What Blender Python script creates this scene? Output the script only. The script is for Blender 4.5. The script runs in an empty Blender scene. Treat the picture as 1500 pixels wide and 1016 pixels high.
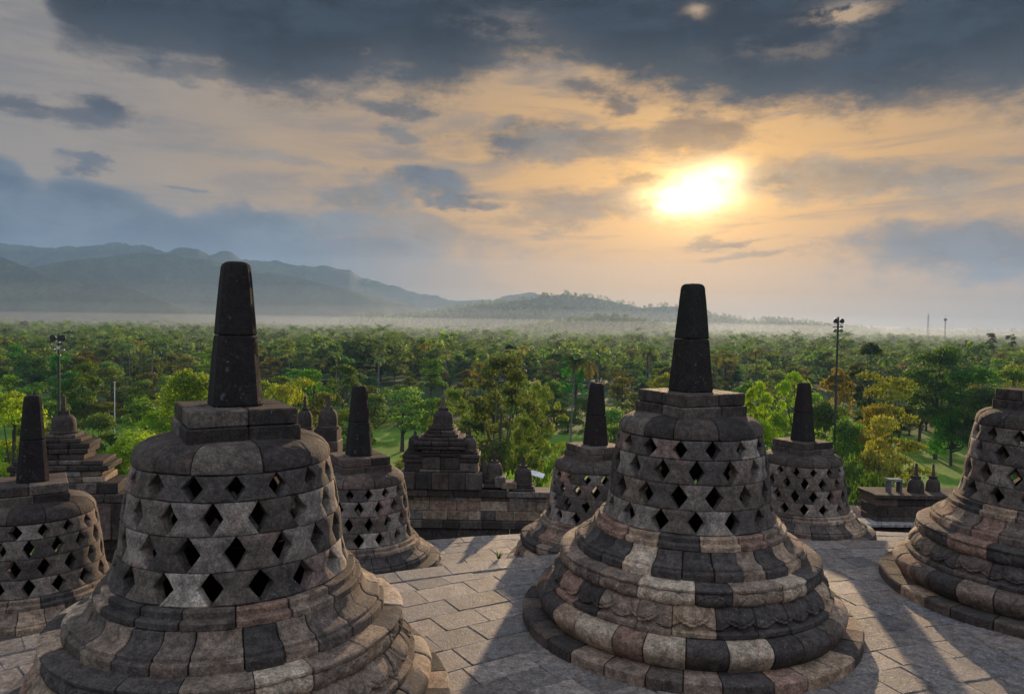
import bpy, math, random
import numpy as np
from mathutils import Matrix, Vector, noise as mn
R = math.radians
sin, cos, pi = math.sin, math.cos, math.pi
SC = bpy.context.scene
COL = SC.collection

# ------------------------------------------------------------------ camera
F = 1099.08                       # focal length in photo pixels (1500 wide)
PITCH, ROLL, CH = R(1.7644), R(.9552), 3.397
cam_d = bpy.data.cameras.new('camera')
cam_d.sensor_width = 36.0
cam_d.lens = F * 36.0 / 1500.0
cam_d.clip_start = .1
cam_d.clip_end = 30000
cam = bpy.data.objects.new('camera', cam_d)
CAMROT = Matrix.Rotation(pi / 2 - PITCH, 4, 'X') @ Matrix.Rotation(ROLL, 4, 'Z')
cam.matrix_world = Matrix.Translation((0, 0, CH)) @ CAMROT
COL.objects.link(cam)
SC.camera = cam

SC.view_settings.view_transform = 'Standard'
SC.view_settings.look = 'None'
SC.view_settings.exposure = 0.4
SC.view_settings.gamma = 1.0
SC.cycles.use_denoising = True
try:
    SC.cycles.denoiser = 'OPENIMAGEDENOISE'
except Exception:
    pass
SC.cycles.max_bounces = 6
SC.cycles.diffuse_bounces = 3
SC.cycles.glossy_bounces = 2
SC.cycles.transmission_bounces = 3
SC.cycles.transparent_max_bounces = 8
SC.cycles.volume_bounces = 0


def ray(px, py):
    """world direction through a photo pixel, scaled so that y == 1"""
    d = CAMROT.to_3x3() @ Vector(((px - 750) / F, (508 - py) / F, -1))
    return d / d.y


def at(px, py, Y):
    d = ray(px, py)
    return Vector((d.x * Y, Y, CH + d.z * Y))


# ------------------------------------------------------------------ sun and sky
SUN_AZ, SUN_EL = math.atan(ray(1012, 284).x), 0
_s = ray(1012, 284).normalized()
SUN_EL = math.asin(_s.z)
sd = bpy.data.lights.new('sun', 'SUN')
sd.energy = 5.0
sd.angle = R(.6)
sd.color = (1.0, .72, .44)
sun = bpy.data.objects.new('sun', sd)
sun.rotation_euler = (-Vector((_s.x, _s.y, _s.z))).to_track_quat('-Z', 'Y').to_euler()
COL.objects.link(sun)


class NT:
    """small expression helper on a node tree"""
    def __init__(self, tree):
        self.t = tree

    def n(self, typ, **kw):
        nd = self.t.nodes.new(typ)
        for k, v in kw.items():
            setattr(nd, k, v)
        return nd

    def put(self, sock, v):
        if isinstance(v, X):
            self.t.links.new(v.s, sock)
        elif isinstance(v, bpy.types.NodeSocket):
            self.t.links.new(v, sock)
        else:
            if sock.type == 'RGBA' and len(v) == 3:
                v = (*v, 1)
            sock.default_value = v

    def m(self, op, a, b=0.0, c=None):
        nd = self.n('ShaderNodeMath', operation=op)
        self.put(nd.inputs[0], a)
        self.put(nd.inputs[1], b)
        if c is not None:
            self.put(nd.inputs[2], c)
        return X(self, nd.outputs[0])

    def smooth(self, x, e0, e1, o0=0.0, o1=1.0):
        nd = self.n('ShaderNodeMapRange', interpolation_type='SMOOTHSTEP')
        for i, v in enumerate((x, e0, e1, o0, o1)):
            self.put(nd.inputs[i], v)
        return X(self, nd.outputs[0])

    def vec(self, x, y, z=0.0):
        nd = self.n('ShaderNodeCombineXYZ')
        for i, v in enumerate((x, y, z)):
            self.put(nd.inputs[i], v)
        return X(self, nd.outputs[0])

    def noise(self, v, scale, detail=4, rough=.55, dist=0.0):
        nd = self.n('ShaderNodeTexNoise')
        if v is not None:
            self.put(nd.inputs['Vector'], v)
        nd.inputs['Scale'].default_value = scale
        nd.inputs['Detail'].default_value = detail
        nd.inputs['Roughness'].default_value = rough
        nd.inputs['Distortion'].default_value = dist
        return X(self, nd.outputs[0])

    def mix(self, f, a, b, mode='MIX'):
        nd = self.n('ShaderNodeMix', data_type='RGBA', blend_type=mode)
        nd.clamp_factor = True
        self.put(nd.inputs[0], f)
        self.put(nd.inputs[6], a)
        self.put(nd.inputs[7], b)
        return X(self, nd.outputs[2])

    def scale(self, col, f):
        nd = self.n('ShaderNodeVectorMath', operation='SCALE')
        self.put(nd.inputs[0], col)
        self.put(nd.inputs[3], f)
        return X(self, nd.outputs[0])

    def vadd(self, a, b):
        nd = self.n('ShaderNodeVectorMath', operation='ADD')
        self.put(nd.inputs[0], a)
        self.put(nd.inputs[1], b)
        return X(self, nd.outputs[0])


class X:
    def __init__(self, nt, s):
        self.nt, self.s = nt, s

    def __add__(self, o): return self.nt.m('ADD', self, o)
    __radd__ = __add__
    def __mul__(self, o): return self.nt.m('MULTIPLY', self, o)
    __rmul__ = __mul__
    def __sub__(self, o): return self.nt.m('SUBTRACT', self, o)
    def __rsub__(self, o): return self.nt.m('SUBTRACT', o, self)
    def __truediv__(self, o): return self.nt.m('DIVIDE', self, o)


def build_world():
    w = bpy.data.worlds.new('World')
    SC.world = w
    w.use_nodes = True
    t = w.node_tree
    t.nodes.clear()
    N = NT(t)
    tc = N.n('ShaderNodeTexCoord')
    sep = N.n('ShaderNodeSeparateXYZ')
    t.links.new(tc.outputs['Generated'], sep.inputs[0])
    x, y, z = (X(N, sep.outputs[i]) for i in range(3))
    u = N.m('ARCTAN2', x, y)
    hyp = N.m('SQRT', x * x + y * y + 1e-6)
    el = N.m('MINIMUM', N.m('MAXIMUM', z / hyp, -.3), 4.0)

    def S(px, py):
        d = ray(px, py)
        return math.atan(d.x), d.z / math.hypot(d.x, 1)

    us, ws = S(1012, 284)
    # domain warp so that cloud edges are ragged
    cv = N.vec(u, el * 2.2)
    n1 = N.noise(cv, 3.2, 7, .6, .25)
    n2 = N.noise(N.vec(u * 1.0 + 7.3, el * 2.6), 7.5, 6, .62)
    n3 = N.noise(N.vec(u * .9, el * 5.5 + 3.1), 5.0, 7, .6, .5)
    n4 = N.noise(N.vec(u + 2.2, el * 1.6 + 5.0), 22.0, 5, .65)
    # (a) clear-air sky
    sky = N.n('ShaderNodeTexSky', sky_type='NISHITA')
    sky.sun_disc = False
    sky.sun_elevation = SUN_EL
    sky.sun_rotation = SUN_AZ
    sky.air_density = 1.2
    sky.dust_density = 3.0
    nish = N.scale(X(N, sky.outputs[0]), .06)
    u2 = u + (N.noise(N.vec(u * 1.0 + 1.7, el * 2.0), 4.5, 7, .62) - .5) * .26
    e2 = el + (N.noise(N.vec(u * 1.0 + 4.1, el * 2.4 + 8.0), 6.0, 7, .65) - .5) * .10

    def gs(px, py, sx, sy, uu=None, ww=None):
        a, b = S(px, py)
        du = ((u if uu is None else uu) - a) / (sx / F)
        dw = ((el if ww is None else ww) - b) / (sy / F)
        return N.m('EXPONENT', (du * du + dw * dw) * -1.0)

    # (b) thin veil of lit haze cloud
    broad = gs(1012, 330, 640, 300)
    glow = gs(1012, 300, 370, 165)
    col = N.mix(broad, (.31, .295, .285), (.62, .32, .045))
    col = N.mix(glow * .9, col, (.95, .46, .075))
    lowband = N.m('EXPONENT', el * el * -1.0 / (.045 * .045))
    col = N.mix(lowband * .8, col, (.30, .265, .225))
    back = N.smooth(N.m('ABSOLUTE', u), .75, 1.7)
    col = N.mix(back, col, (.52, .60, .74))
    col = N.mix(.92, nish, col)
    # thin streaks
    st = N.smooth(n3, .47, .68) * N.smooth(el, .04, .14) * .75
    col = N.mix(st, col, N.mix(broad, (.20, .20, .215), (.40, .28, .18)))
    lit = N.smooth(n3, .5, .3) * N.smooth(el, .10, .2) * broad * .5
    col = N.mix(lit, col, (.80, .50, .22))

    def curve(pts):
        """height (tangent of elevation) of a line given as photo pixels, as a function of azimuth"""
        q = sorted(S(*p) for p in pts)
        u0, u1, w0, w1 = q[0][0], q[-1][0], -.1, .7
        fc = N.n('ShaderNodeFloatCurve')
        cu = fc.mapping.curves[0]
        nq = [((a - u0) / (u1 - u0), (b - w0) / (w1 - w0)) for a, b in q]
        cu.points[0].location = nq[0]
        cu.points[1].location = nq[-1]
        for a in nq[1:-1]:
            cu.points.new(*a)
        fc.mapping.update()
        N.put(fc.inputs['Value'], N.m('MINIMUM', N.m('MAXIMUM', (u - u0) * (1 / (u1 - u0)), 0.0), 1.0))
        return X(N, fc.outputs[0]) * (w1 - w0) + w0

    # (c) blue-grey bank low on the left: billowing tops
    vb = N.n('ShaderNodeTexVoronoi', feature='SMOOTH_F1')
    N.put(vb.inputs['Vector'], N.vec(u2 * 1.0, e2 * 1.5))
    vb.inputs['Scale'].default_value = 9.0
    vb.inputs['Smoothness'].default_value = .3
    bil = X(N, vb.outputs['Distance'])
    top = curve([(-400, 200), (-60, 225), (20, 238), (60, 262), (100, 258), (170, 268), (230, 285), (290, 305), (340, 296), (400, 318), (450, 336), (500, 334), (560, 346), (620, 362), (700, 392), (760, 408), (830, 436), (900, 480)])
    edge = top + (n1 - .5) * .035 + (n2 - .5) * .045 + (n4 - .5) * .030 - (bil - .45) * .045
    bank = N.smooth(el - edge, .006, -.012)
    depth_ = edge - el
    bc = N.mix(N.smooth(n2 + (n4 - .5) * .5 + (bil - .45) * .4, .35, .68), (.055, .095, .15), (.13, .18, .24))
    bc = N.mix(N.smooth(depth_, .035, .0) * .6, bc, (.17, .20, .235))
    bc = N.mix(N.smooth(el, .14, .03) * .7, bc, (.135, .19, .25))
    bc = N.mix(N.smooth(u, S(380, 0)[0], S(760, 0)[0]) * .75, bc, (.27, .235, .19))
    bank = bank * N.smooth(u, S(800, 0)[0], S(380, 0)[0], .12, .95)
    col = N.mix(bank, col, bc)

    # (d) separate small clouds
    def cloud(px, py, sx, sy, c, k=.9, amt=.9, lo=.30, hi=.62):
        nonlocal col
        g = gs(px, py, sx, sy, uu=u2, ww=e2)
        mk = N.smooth(g + (n2 - .5) * k * 1.2 + (n4 - .5) * 1.0, lo - .05, hi + .34) * amt
        shade = N.smooth(n4 + (n2 - .5) * .6, .35, .65, .72, 1.25)
        col = N.mix(mk, col, N.scale(N.vec(*c), shade))

    cloud(530, 290, 75, 36, (.15, .18, .21), 1.1, .75)
    cloud(430, 330, 120, 26, (.16, .19, .225), 1.1, .7)
    cloud(600, 340, 130, 40, (.20, .20, .20), 1.1, .6)
    cloud(830, 212, 210, 30, (.25, .20, .155), .8, .9)
    cloud(780, 196, 120, 22, (.22, .185, .15), .9, .8)
    cloud(740, 208, 46, 16, (.13, .12, .12))
    cloud(1030, 200, 70, 34, (.26, .17, .10), .8, .9)
    cloud(960, 262, 44, 14, (.30, .18, .08), .8, .9)
    cloud(600, 265, 90, 20, (.11, .135, .165))
    cloud(650, 285, 70, 14, (.13, .14, .15))
    cloud(860, 300, 170, 26, (.30, .215, .135), .9, .8)
    cloud(780, 320, 150, 16, (.33, .24, .165), .9, .6)
    cloud(1140, 271, 62, 9, (.22, .15, .08), .5)
    cloud(1260, 258, 230, 34, (.33, .265, .185), 1.0, .75)
    cloud(1430, 250, 120, 22, (.33, .265, .195), 1.0, .65)
    cloud(1440, 368, 200, 46, (.15, .155, .17), .4, .85)
    cloud(1060, 352, 70, 9, (.36, .23, .11), .6, .8)
    cloud(1090, 378, 100, 10, (.34, .24, .13), .6, .6)
    cloud(20, 155, 70, 20, (.085, .095, .12))
    cloud(150, 168, 90, 22, (.075, .085, .11), 1.0, .85)
    cloud(175, 160, 35, 18, (.065, .075, .10), .9, .85)
    cloud(153, 241, 34, 9, (.11, .125, .15), .6)
    cloud(275, 265, 26, 7, (.15, .16, .18), .6, .8)
    cloud(610, 200, 50, 18, (.17, .16, .155), .8, .85)
    cloud(590, 225, 80, 16, (.24, .23, .215), .9, .6)
    cloud(410, 235, 90, 12, (.24, .235, .225), .9, .5)
    cloud(840, 128, 60, 26, (.11, .095, .09), .9, .85)
    cloud(890, 150, 34, 22, (.12, .095, .085), .9, .85)
    cloud(600, 158, 80, 16, (.10, .10, .11), .9, .85)
    cloud(300, 110, 160, 20, (.13, .13, .14), 1.1, .7)

    # (e) the sun breaking through: only the brightest part of the sky
    wu, ww_ = u + (n4 - .5) * .035 + (n2 - .5) * .02, el + (n2 - .5) * .03 + (n4 - .5) * .02
    core = gs(1006, 288, 40, 28, wu, ww_) * 1.35 + gs(1056, 256, 30, 21, wu, ww_) * .8 + gs(972, 294, 44, 13, wu, ww_) * .35 + gs(1050, 292, 40, 18, wu, ww_) * .4
    core = core * N.smooth(n4 + (n2 - .5) * .5, .25, .6, .45, 1.25)
    col = N.vadd(col, N.scale(N.vec(2.6, 2.0, 1.15), core))
    halo = gs(1012, 290, 190, 95)
    col = N.vadd(col, N.scale(N.vec(.26, .12, .01), halo))
    halo2 = gs(1015, 286, 88, 58)
    col = N.vadd(col, N.scale(N.vec(.62, .36, .07), halo2))

    # (f) heavy deck across the top
    le = curve([(-400, -260), (-40, -60), (45, -20), (75, 45), (110, 85), (200, 92), (300, 105), (350, 135), (420, 150), (500, 140), (560, 120), (640, 145), (690, 132), (740, 105), (800, 100), (850, 106), (900, 132), (960, 142), (1040, 150), (1120, 172), (1200, 160), (1280, 178), (1380, 168), (1500, 150), (1900, 130)])
    dv = el - le + (n1 - .5) * .075 + (n2 - .5) * .105 + (n4 - .5) * .075
    deck = N.smooth(dv, -.020, .034)
    tuft = N.smooth(n2 * .6 + n4 * .4 + (n1 - .5) * .3, .44, .60)
    hole = (gs(1245, 13, 40, 12, ww=el + (n4 - .5) * .05, uu=u + (n4 - .5) * .06) * N.smooth(n4, .36, .56) * 1.3 + gs(1020, 15, 15, 9, ww=el + (n4 - .5) * .03, uu=u + (n4 - .5) * .03)
            + gs(1150, 68, 70, 18, uu=u2, ww=e2) * tuft * .25 + gs(1330, 130, 60, 26, uu=u2, ww=e2) * tuft * .2 + gs(720, 50, 70, 30, uu=u2, ww=e2) * tuft * .4)
    dark = N.mix(N.smooth(n2 + (n4 - .5) * .6 + (n1 - .5) * .5, .36, .70), (.0, .002, .010), (.018, .030, .050))
    dark = N.mix(N.smooth(dv, .085, -.005) * N.smooth(n4 + (n2 - .5), .3, .65, .45, 1.0), dark, N.mix(broad, (.075, .085, .105), (.125, .095, .07)))
    dark = N.mix(N.smooth(el, .62, 1.0), dark, (.22, .26, .33))
    dark = N.mix(back, dark, (.48, .56, .70))
    deck = deck * (1.0 - N.m('MINIMUM', hole, .95)) * N.smooth(back, 0.0, 1.0, 1.0, .7)
    col = N.mix(deck, col, dark)
    # below the horizon: the same hazy air
    col = N.mix(N.smooth(el, 0.0, -.04), col, (.22, .23, .22))
    col = N.scale(col, N.smooth(back, 0.0, 1.0, .66, 1.0) * (1.0 - back * N.smooth(el, .9, .0, -.45, .58)))
    bg = N.n('ShaderNodeBackground')
    t.links.new(col.s, bg.inputs[0])
    bg.inputs[1].default_value = 1.0
    out = N.n('ShaderNodeOutputWorld')
    t.links.new(bg.outputs[0], out.inputs[0])
    try:
        w.cycles.sampling_method = 'MANUAL'
        w.cycles.sample_map_resolution = 1024
    except Exception:
        pass


build_world()


# ------------------------------------------------------------------ materials
def new_mat(name):
    m = bpy.data.materials.new(name)
    m.use_nodes = True
    m.node_tree.nodes.clear()
    N = NT(m.node_tree)
    out = N.n('ShaderNodeOutputMaterial')
    return m, N, out


def principled(N, out, col, rough, bump=None, strength=.3, dist=.02, spec=.3):
    p = N.n('ShaderNodeBsdfPrincipled')
    N.put(p.inputs['Base Color'], col)
    N.put(p.inputs['Roughness'], rough)
    p.inputs['Specular IOR Level'].default_value = spec
    if bump is not None:
        b = N.n('ShaderNodeBump')
        b.inputs['Strength'].default_value = strength
        b.inputs['Distance'].default_value = dist
        N.put(b.inputs['Height'], bump)
        N.t.links.new(b.outputs[0], p.inputs['Normal'])
    N.t.links.new(p.outputs[0], out.inputs[0])
    return p


def stone_mat(name, rough=.85, stain=.55, lichen=.5, spec=.25, bump=.5, gain=1.0):
    m, N, out = new_mat(name)
    tc = N.n('ShaderNodeTexCoord').outputs['Object']
    at_ = N.n('ShaderNodeAttribute', attribute_name='tone')
    base = X(N, at_.outputs['Color'])
    if gain != 1.0:
        base = N.scale(base, gain)
    big = N.noise(tc, 2.3, 6, .62)
    mid = N.noise(tc, 11.0, 6, .68)
    fine = N.noise(tc, 75.0, 4, .7)
    vor = N.n('ShaderNodeTexVoronoi', feature='F1')
    N.put(vor.inputs['Vector'], tc)
    vor.inputs['Scale'].default_value = 95.0
    pit = N.smooth(X(N, vor.outputs['Distance']), .05, .42)
    grit = N.noise(tc, 32.0, 5, .75)
    v = N.smooth(mid, .25, .75, .5, 1.6) * N.smooth(fine, .25, .75, .6, 1.4) * N.smooth(grit, .32, .68, .66, 1.36) * N.smooth(pit, 0, 1, .7, 1.06)
    col = N.scale(base, v)
    col = N.mix(N.smooth(big, .50, .70) * stain, col, N.scale(col, .42))
    sp3 = N.n('ShaderNodeSeparateXYZ')
    N.put(sp3.inputs[0], tc)
    run = N.noise(N.vec(X(N, sp3.outputs[0]) * 7.0, X(N, sp3.outputs[1]) * 7.0, X(N, sp3.outputs[2]) * 1.1), 1.0, 5, .65)
    col = N.mix(N.smooth(run, .52, .66) * stain, col, N.scale(col, .5))
    warm = N.noise(tc, 5.0, 3, .5)
    col = N.mix(N.smooth(warm, .5, .75) * .5, col, N.mix(1.0, col, (1.15, .93, .80), 'MULTIPLY'))
    li = N.smooth(N.noise(tc, 16.0, 5, .7), .60, .70) * N.smooth(N.noise(tc, 1.7, 3, .5), .46, .62) * lichen
    col = N.mix(li, col, (.20, .205, .18))
    sp = N.smooth(N.noise(tc, 33.0, 2, .5), .72, .76) * lichen
    col = N.mix(sp, col, (.27, .27, .25))
    hgt = mid * .8 + fine * .5 + grit * .9 + pit * .5 + big * .5
    principled(N, out, col, N.smooth(mid, .3, .7, rough - .12, rough + .1), hgt, bump, .02, spec)
    return m


M_STONE = stone_mat('andesite_stone')
M_PAVE = stone_mat('paving_stone', rough=.66, stain=.6, lichen=.3, spec=.35, bump=.8)
M_WALL = stone_mat('wall_stone', stain=.7, lichen=.6)


def flat_mat(name, col, rough=.5, spec=.4, metal=0.0):
    m, N, out = new_mat(name)
    tc = N.n('ShaderNodeTexCoord').outputs['Object']
    nz = N.noise(tc, 8.0, 4, .6)
    p = principled(N, out, N.scale(N.vec(*col), N.smooth(nz, .3, .7, .75, 1.2)), rough, nz, .1, .01, spec)
    p.inputs['Metallic'].default_value = metal
    return m


M_POLE = flat_mat('dark_pole_metal', (.035, .037, .04), .45)
M_LAMP = flat_mat('lamp_housing', (.02, .02, .022), .4)
M_LENS = flat_mat('lamp_glass', (.55, .58, .60), .15, .6)
M_WHITE = flat_mat('white_paint', (.72, .72, .70), .5)
M_BARK = flat_mat('bark', (.085, .068, .052), .9, .1)
M_PBARK = flat_mat('palm_bark', (.16, .14, .12), .9, .1)
M_MAST = flat_mat('mast_metal', (.16, .15, .15), .5)


def leaf_mat(name, col=None, trans=.5, var=.35):
    m, N, out = new_mat(name)
    oi = N.n('ShaderNodeObjectInfo')
    tone = N.n('ShaderNodeAttribute', attribute_name='tone')
    tv = X(N, tone.outputs['Fac'])
    base = X(N, oi.outputs['Color']) if col is None else N.vec(*col)
    hs = N.n('ShaderNodeHueSaturation')
    rnd = X(N, oi.outputs['Random'])
    N.put(hs.inputs['Hue'], N.smooth(rnd, 0, 1, .5 - .012 * var * 2, .5 + .04 * var * 2))
    N.put(hs.inputs['Saturation'], N.smooth(N.m('FRACT', rnd * 7.3), 0, 1, .8, 1.12))
    N.put(hs.inputs['Value'], N.smooth(N.m('FRACT', rnd * 3.7), 0, 1, 1 - var, 1 + var) * N.smooth(tv, 0, 1, .6, 1.45))
    N.put(hs.inputs['Color'], base)
    c = X(N, hs.outputs[0])
    d = N.n('ShaderNodeBsdfPrincipled')
    N.put(d.inputs['Base Color'], c)
    d.inputs['Roughness'].default_value = .55
    d.inputs['Specular IOR Level'].default_value = .25
    tr = N.n('ShaderNodeBsdfTranslucent')
    N.put(tr.inputs[0], N.mix(1.0, c, (1.35, 1.6, .5), 'MULTIPLY'))
    mx = N.n('ShaderNodeMixShader')
    mx.inputs[0].default_value = trans
    N.t.links.new(d.outputs[0], mx.inputs[1])
    N.t.links.new(tr.outputs[0], mx.inputs[2])
    N.t.links.new(mx.outputs[0], out.inputs[0])
    return m


M_LEAF = leaf_mat('leaves', trans=.62)
M_FOREST = leaf_mat('forest_leaves', (.155, .185, .05), .62, .42)
M_FORESTP = leaf_mat('forest_palm_fronds', (.14, .18, .05), .6, .35)


def ground_mat():
    m, N, out = new_mat('park_grass_and_far_fields')
    geo = N.n('ShaderNodeNewGeometry')
    pos = geo.outputs['Position']
    sep = N.n('ShaderNodeSeparateXYZ')
    N.put(sep.inputs[0], pos)
    Y = X(N, sep.outputs[1])
    a = N.noise(pos, .05, 5, .6)
    b = N.noise(pos, 1.3, 5, .7)
    c = N.noise(pos, .012, 5, .6)
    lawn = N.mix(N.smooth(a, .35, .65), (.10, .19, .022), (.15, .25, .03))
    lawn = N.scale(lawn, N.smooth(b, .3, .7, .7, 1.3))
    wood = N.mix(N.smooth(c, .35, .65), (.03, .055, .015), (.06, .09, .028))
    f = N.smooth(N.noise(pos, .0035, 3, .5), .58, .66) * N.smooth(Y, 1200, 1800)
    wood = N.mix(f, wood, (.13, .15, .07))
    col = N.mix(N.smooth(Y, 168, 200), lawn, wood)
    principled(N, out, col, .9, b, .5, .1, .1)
    return m


M_GROUND = ground_mat()


def hill_mat():
    m, N, out = new_mat('wooded_hillside')
    geo = N.n('ShaderNodeNewGeometry')
    pos = geo.outputs['Position']
    a = N.noise(pos, .006, 6, .65)
    b = N.noise(pos, .06, 4, .7)
    col = N.mix(N.smooth(a, .3, .7), (.022, .038, .016), (.055, .075, .03))
    col = N.scale(col, N.smooth(b, .3, .7, .6, 1.4))
    principled(N, out, col, .95, b, .6, 6.0, .05)
    return m


M_HILL = hill_mat()


# ------------------------------------------------------------------ mesh helpers
class MB:
    def __init__(self):
        self.v, self.f, self.c = [], [], []

    def quad(self, pts, col):
        i = len(self.v)
        self.v += [tuple(p) for p in pts]
        self.f.append(tuple(range(i, i + len(pts))))
        self.c.append(col)

    def grid(self, P, col, wrap=False, flip=False):
        """P[i][j] grid of points"""
        i0 = len(self.v)
        n, m = len(P), len(P[0])
        for row in P:
            self.v += [tuple(p) for p in row]
        for i in range(n if wrap else n - 1):
            for j in range(m - 1):
                a, b = i0 + i * m + j, i0 + ((i + 1) % n) * m + j
                q = (a, b, b + 1, a + 1)
                self.f.append(q[::-1] if flip else q)
                self.c.append(col)

    def box(self, c, h, rz=0.0, bev=.012, col=(.1, .1, .1), taper=0.0):
        """a stone block: centre, half sizes, rotation, chamfered edges"""
        cx, cy, cz = c
        hx, hy, hz = h
        bev = min(bev, hx * .4, hy * .4, hz * .4)
        cr, sr = cos(rz), sin(rz)
        idx = {}
        for sx in (-1, 1):
            for sy in (-1, 1):
                for sz in (-1, 1):
                    for ax in range(3):
                        p = [sx * (hx - bev), sy * (hy - bev), sz * (hz - bev)]
                        p[ax] += (sx, sy, sz)[ax] * bev
                        k = 1 - taper * (p[2] + hz) / (2 * hz)
                        X_, Y_ = p[0] * k, p[1] * k
                        idx[(sx, sy, sz, ax)] = len(self.v)
                        self.v.append((cx + X_ * cr - Y_ * sr, cy + X_ * sr + Y_ * cr, cz + p[2]))
        def add(f):
            self.f.append(f)
            self.c.append(col)
        I = idx
        for s in (-1, 1):
            q = [I[(s, a, b, 0)] for a, b in ((-1, -1), (1, -1), (1, 1), (-1, 1))]
            add(tuple(q if s > 0 else q[::-1]))
            q = [I[(a, s, b, 1)] for a, b in ((-1, -1), (1, -1), (1, 1), (-1, 1))]
            add(tuple(q[::-1] if s > 0 else q))
            q = [I[(a, b, s, 2)] for a, b in ((-1, -1), (1, -1), (1, 1), (-1, 1))]
            add(tuple(q if s > 0 else q[::-1]))
        for sx in (-1, 1):
            for sy in (-1, 1):
                q = [I[(sx, sy, -1, 0)], I[(sx, sy, -1, 1)], I[(sx, sy, 1, 1)], I[(sx, sy, 1, 0)]]
                add(tuple(q if sx * sy > 0 else q[::-1]))
        for sx in (-1, 1):
            for sz in (-1, 1):
                q = [I[(sx, -1, sz, 0)], I[(sx, 1, sz, 0)], I[(sx, 1, sz, 2)], I[(sx, -1, sz, 2)]]
                add(tuple(q if sx * sz > 0 else q[::-1]))
        for sy in (-1, 1):
            for sz in (-1, 1):
                q = [I[(-1, sy, sz, 1)], I[(1, sy, sz, 1)], I[(1, sy, sz, 2)], I[(-1, sy, sz, 2)]]
                add(tuple(q[::-1] if sy * sz > 0 else q))
        for sx in (-1, 1):
            for sy in (-1, 1):
                for sz in (-1, 1):
                    q = [I[(sx, sy, sz, 0)], I[(sx, sy, sz, 1)], I[(sx, sy, sz, 2)]]
                    add(tuple(q if sx * sy * sz > 0 else q[::-1]))

    def tube(self, pts, rad, n=7, col=(.1, .1, .1), cap=True):
        pts = [Vector(p) for p in pts]
        P = []
        for i, p in enumerate(pts):
            d = (pts[min(i + 1, len(pts) - 1)] - pts[max(i - 1, 0)]).normalized()
            a = d.cross(Vector((.31, .95, .12))).normalized()
            b = d.cross(a)
            r = rad[i] if hasattr(rad, '__len__') else rad
            P.append([p + (a * cos(2 * pi * k / n) + b * sin(2 * pi * k / n)) * r for k in range(n)] )
        P = [row + [row[0]] for row in P]
        self.grid(P, col, flip=True)
        if cap:
            self.quad(P[-1][:-1], col)
            self.quad(P[0][:-1][::-1], col)

    def lathe(self, prof, n=28, c=(0, 0, 0), col=(.1, .1, .1)):
        P = [[(c[0] + r * cos(2 * pi * k / n), c[1] + r * sin(2 * pi * k / n), c[2] + z) for r, z in prof] for k in range(n)]
        self.grid(P, col, wrap=True)

    def rough(self, amp=.004, sc=7.0, amp2=.002, seed=0.0):
        o = Vector((seed * 3.1, seed * 1.7, seed * .7))
        out = []
        for p in self.v:
            q = Vector(p)
            out.append(tuple(q + mn.noise_vector(q * sc + o) * amp + mn.noise_vector(q * sc * 3.7 + o) * amp2))
        self.v = out

    def build(self, name, mat, parent=None, angle=38, loc=None):
        me = bpy.data.meshes.new(name)
        me.from_pydata(self.v, [], self.f)
        a = me.attributes.new('tone', 'FLOAT_COLOR', 'FACE')
        arr = np.ones((len(self.f), 4), np.float32)
        arr[:, :3] = np.array(self.c, np.float32).reshape(-1, 3)
        a.data.foreach_set('color', arr.ravel())
        me.polygons.foreach_set('use_smooth', np.ones(len(self.f), bool))
        me.set_sharp_from_angle(angle=R(angle))
        me.materials.append(mat)
        o = bpy.data.objects.new(name, me)
        COL.objects.link(o)
        if parent is not None:
            o.parent = parent
        if loc is not None:
            o.location = loc
        return o


def tag(o, label=None, cat=None, group=None, kind=None):
    if label: o['label'] = label
    if cat: o['category'] = cat
    if group: o['group'] = group
    if kind: o['kind'] = kind
    return o


def empty(name, loc, rz=0.0, label=None, cat=None, group=None):
    o = bpy.data.objects.new(name, None)
    o.empty_display_size = .2
    COL.objects.link(o)
    o.location = loc
    o.rotation_euler = (0, 0, rz)
    return tag(o, label, cat, group)


def pick(rg, kind='mix'):
    """albedo of one stone block"""
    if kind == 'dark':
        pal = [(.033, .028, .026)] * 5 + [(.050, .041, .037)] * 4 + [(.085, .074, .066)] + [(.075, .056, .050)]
    elif kind == 'bell':
        pal = [(.046, .041, .039)] * 5 + [(.074, .063, .056)] * 4 + [(.12, .108, .10)] * 3 + [(.17, .155, .14)] + [(.115, .088, .08)]
    elif kind == 'pave':
        pal = [(.160, .152, .150)] * 5 + [(.188, .174, .168)] * 3 + [(.125, .126, .134)] * 3 + [(.19, .172, .162)] * 2
    elif kind == 'wall':
        pal = [(.12, .10, .08)] * 4 + [(.17, .135, .10)] * 4 + [(.09, .085, .08)] * 3 + [(.23, .19, .15)] + [(.16, .165, .17)] + [(.20, .14, .11)]
    else:
        pal = [(.040, .036, .035)] * 7 + [(.070, .058, .051)] * 5 + [(.125, .100, .082)] * 5 + [(.20, .155, .115)] * 3 + [(.235, .20, .16)] * 2 + [(.145, .098, .078)] * 3
    c = rg.choice(pal)
    k = rg.uniform(.82, 1.25) * (1.32 if kind in ('mix', 'bell') else 1.1)
    return (c[0] * k * 1.10, c[1] * k * .975, c[2] * k * .86)


CORE = (.03, .028, .027)


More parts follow.
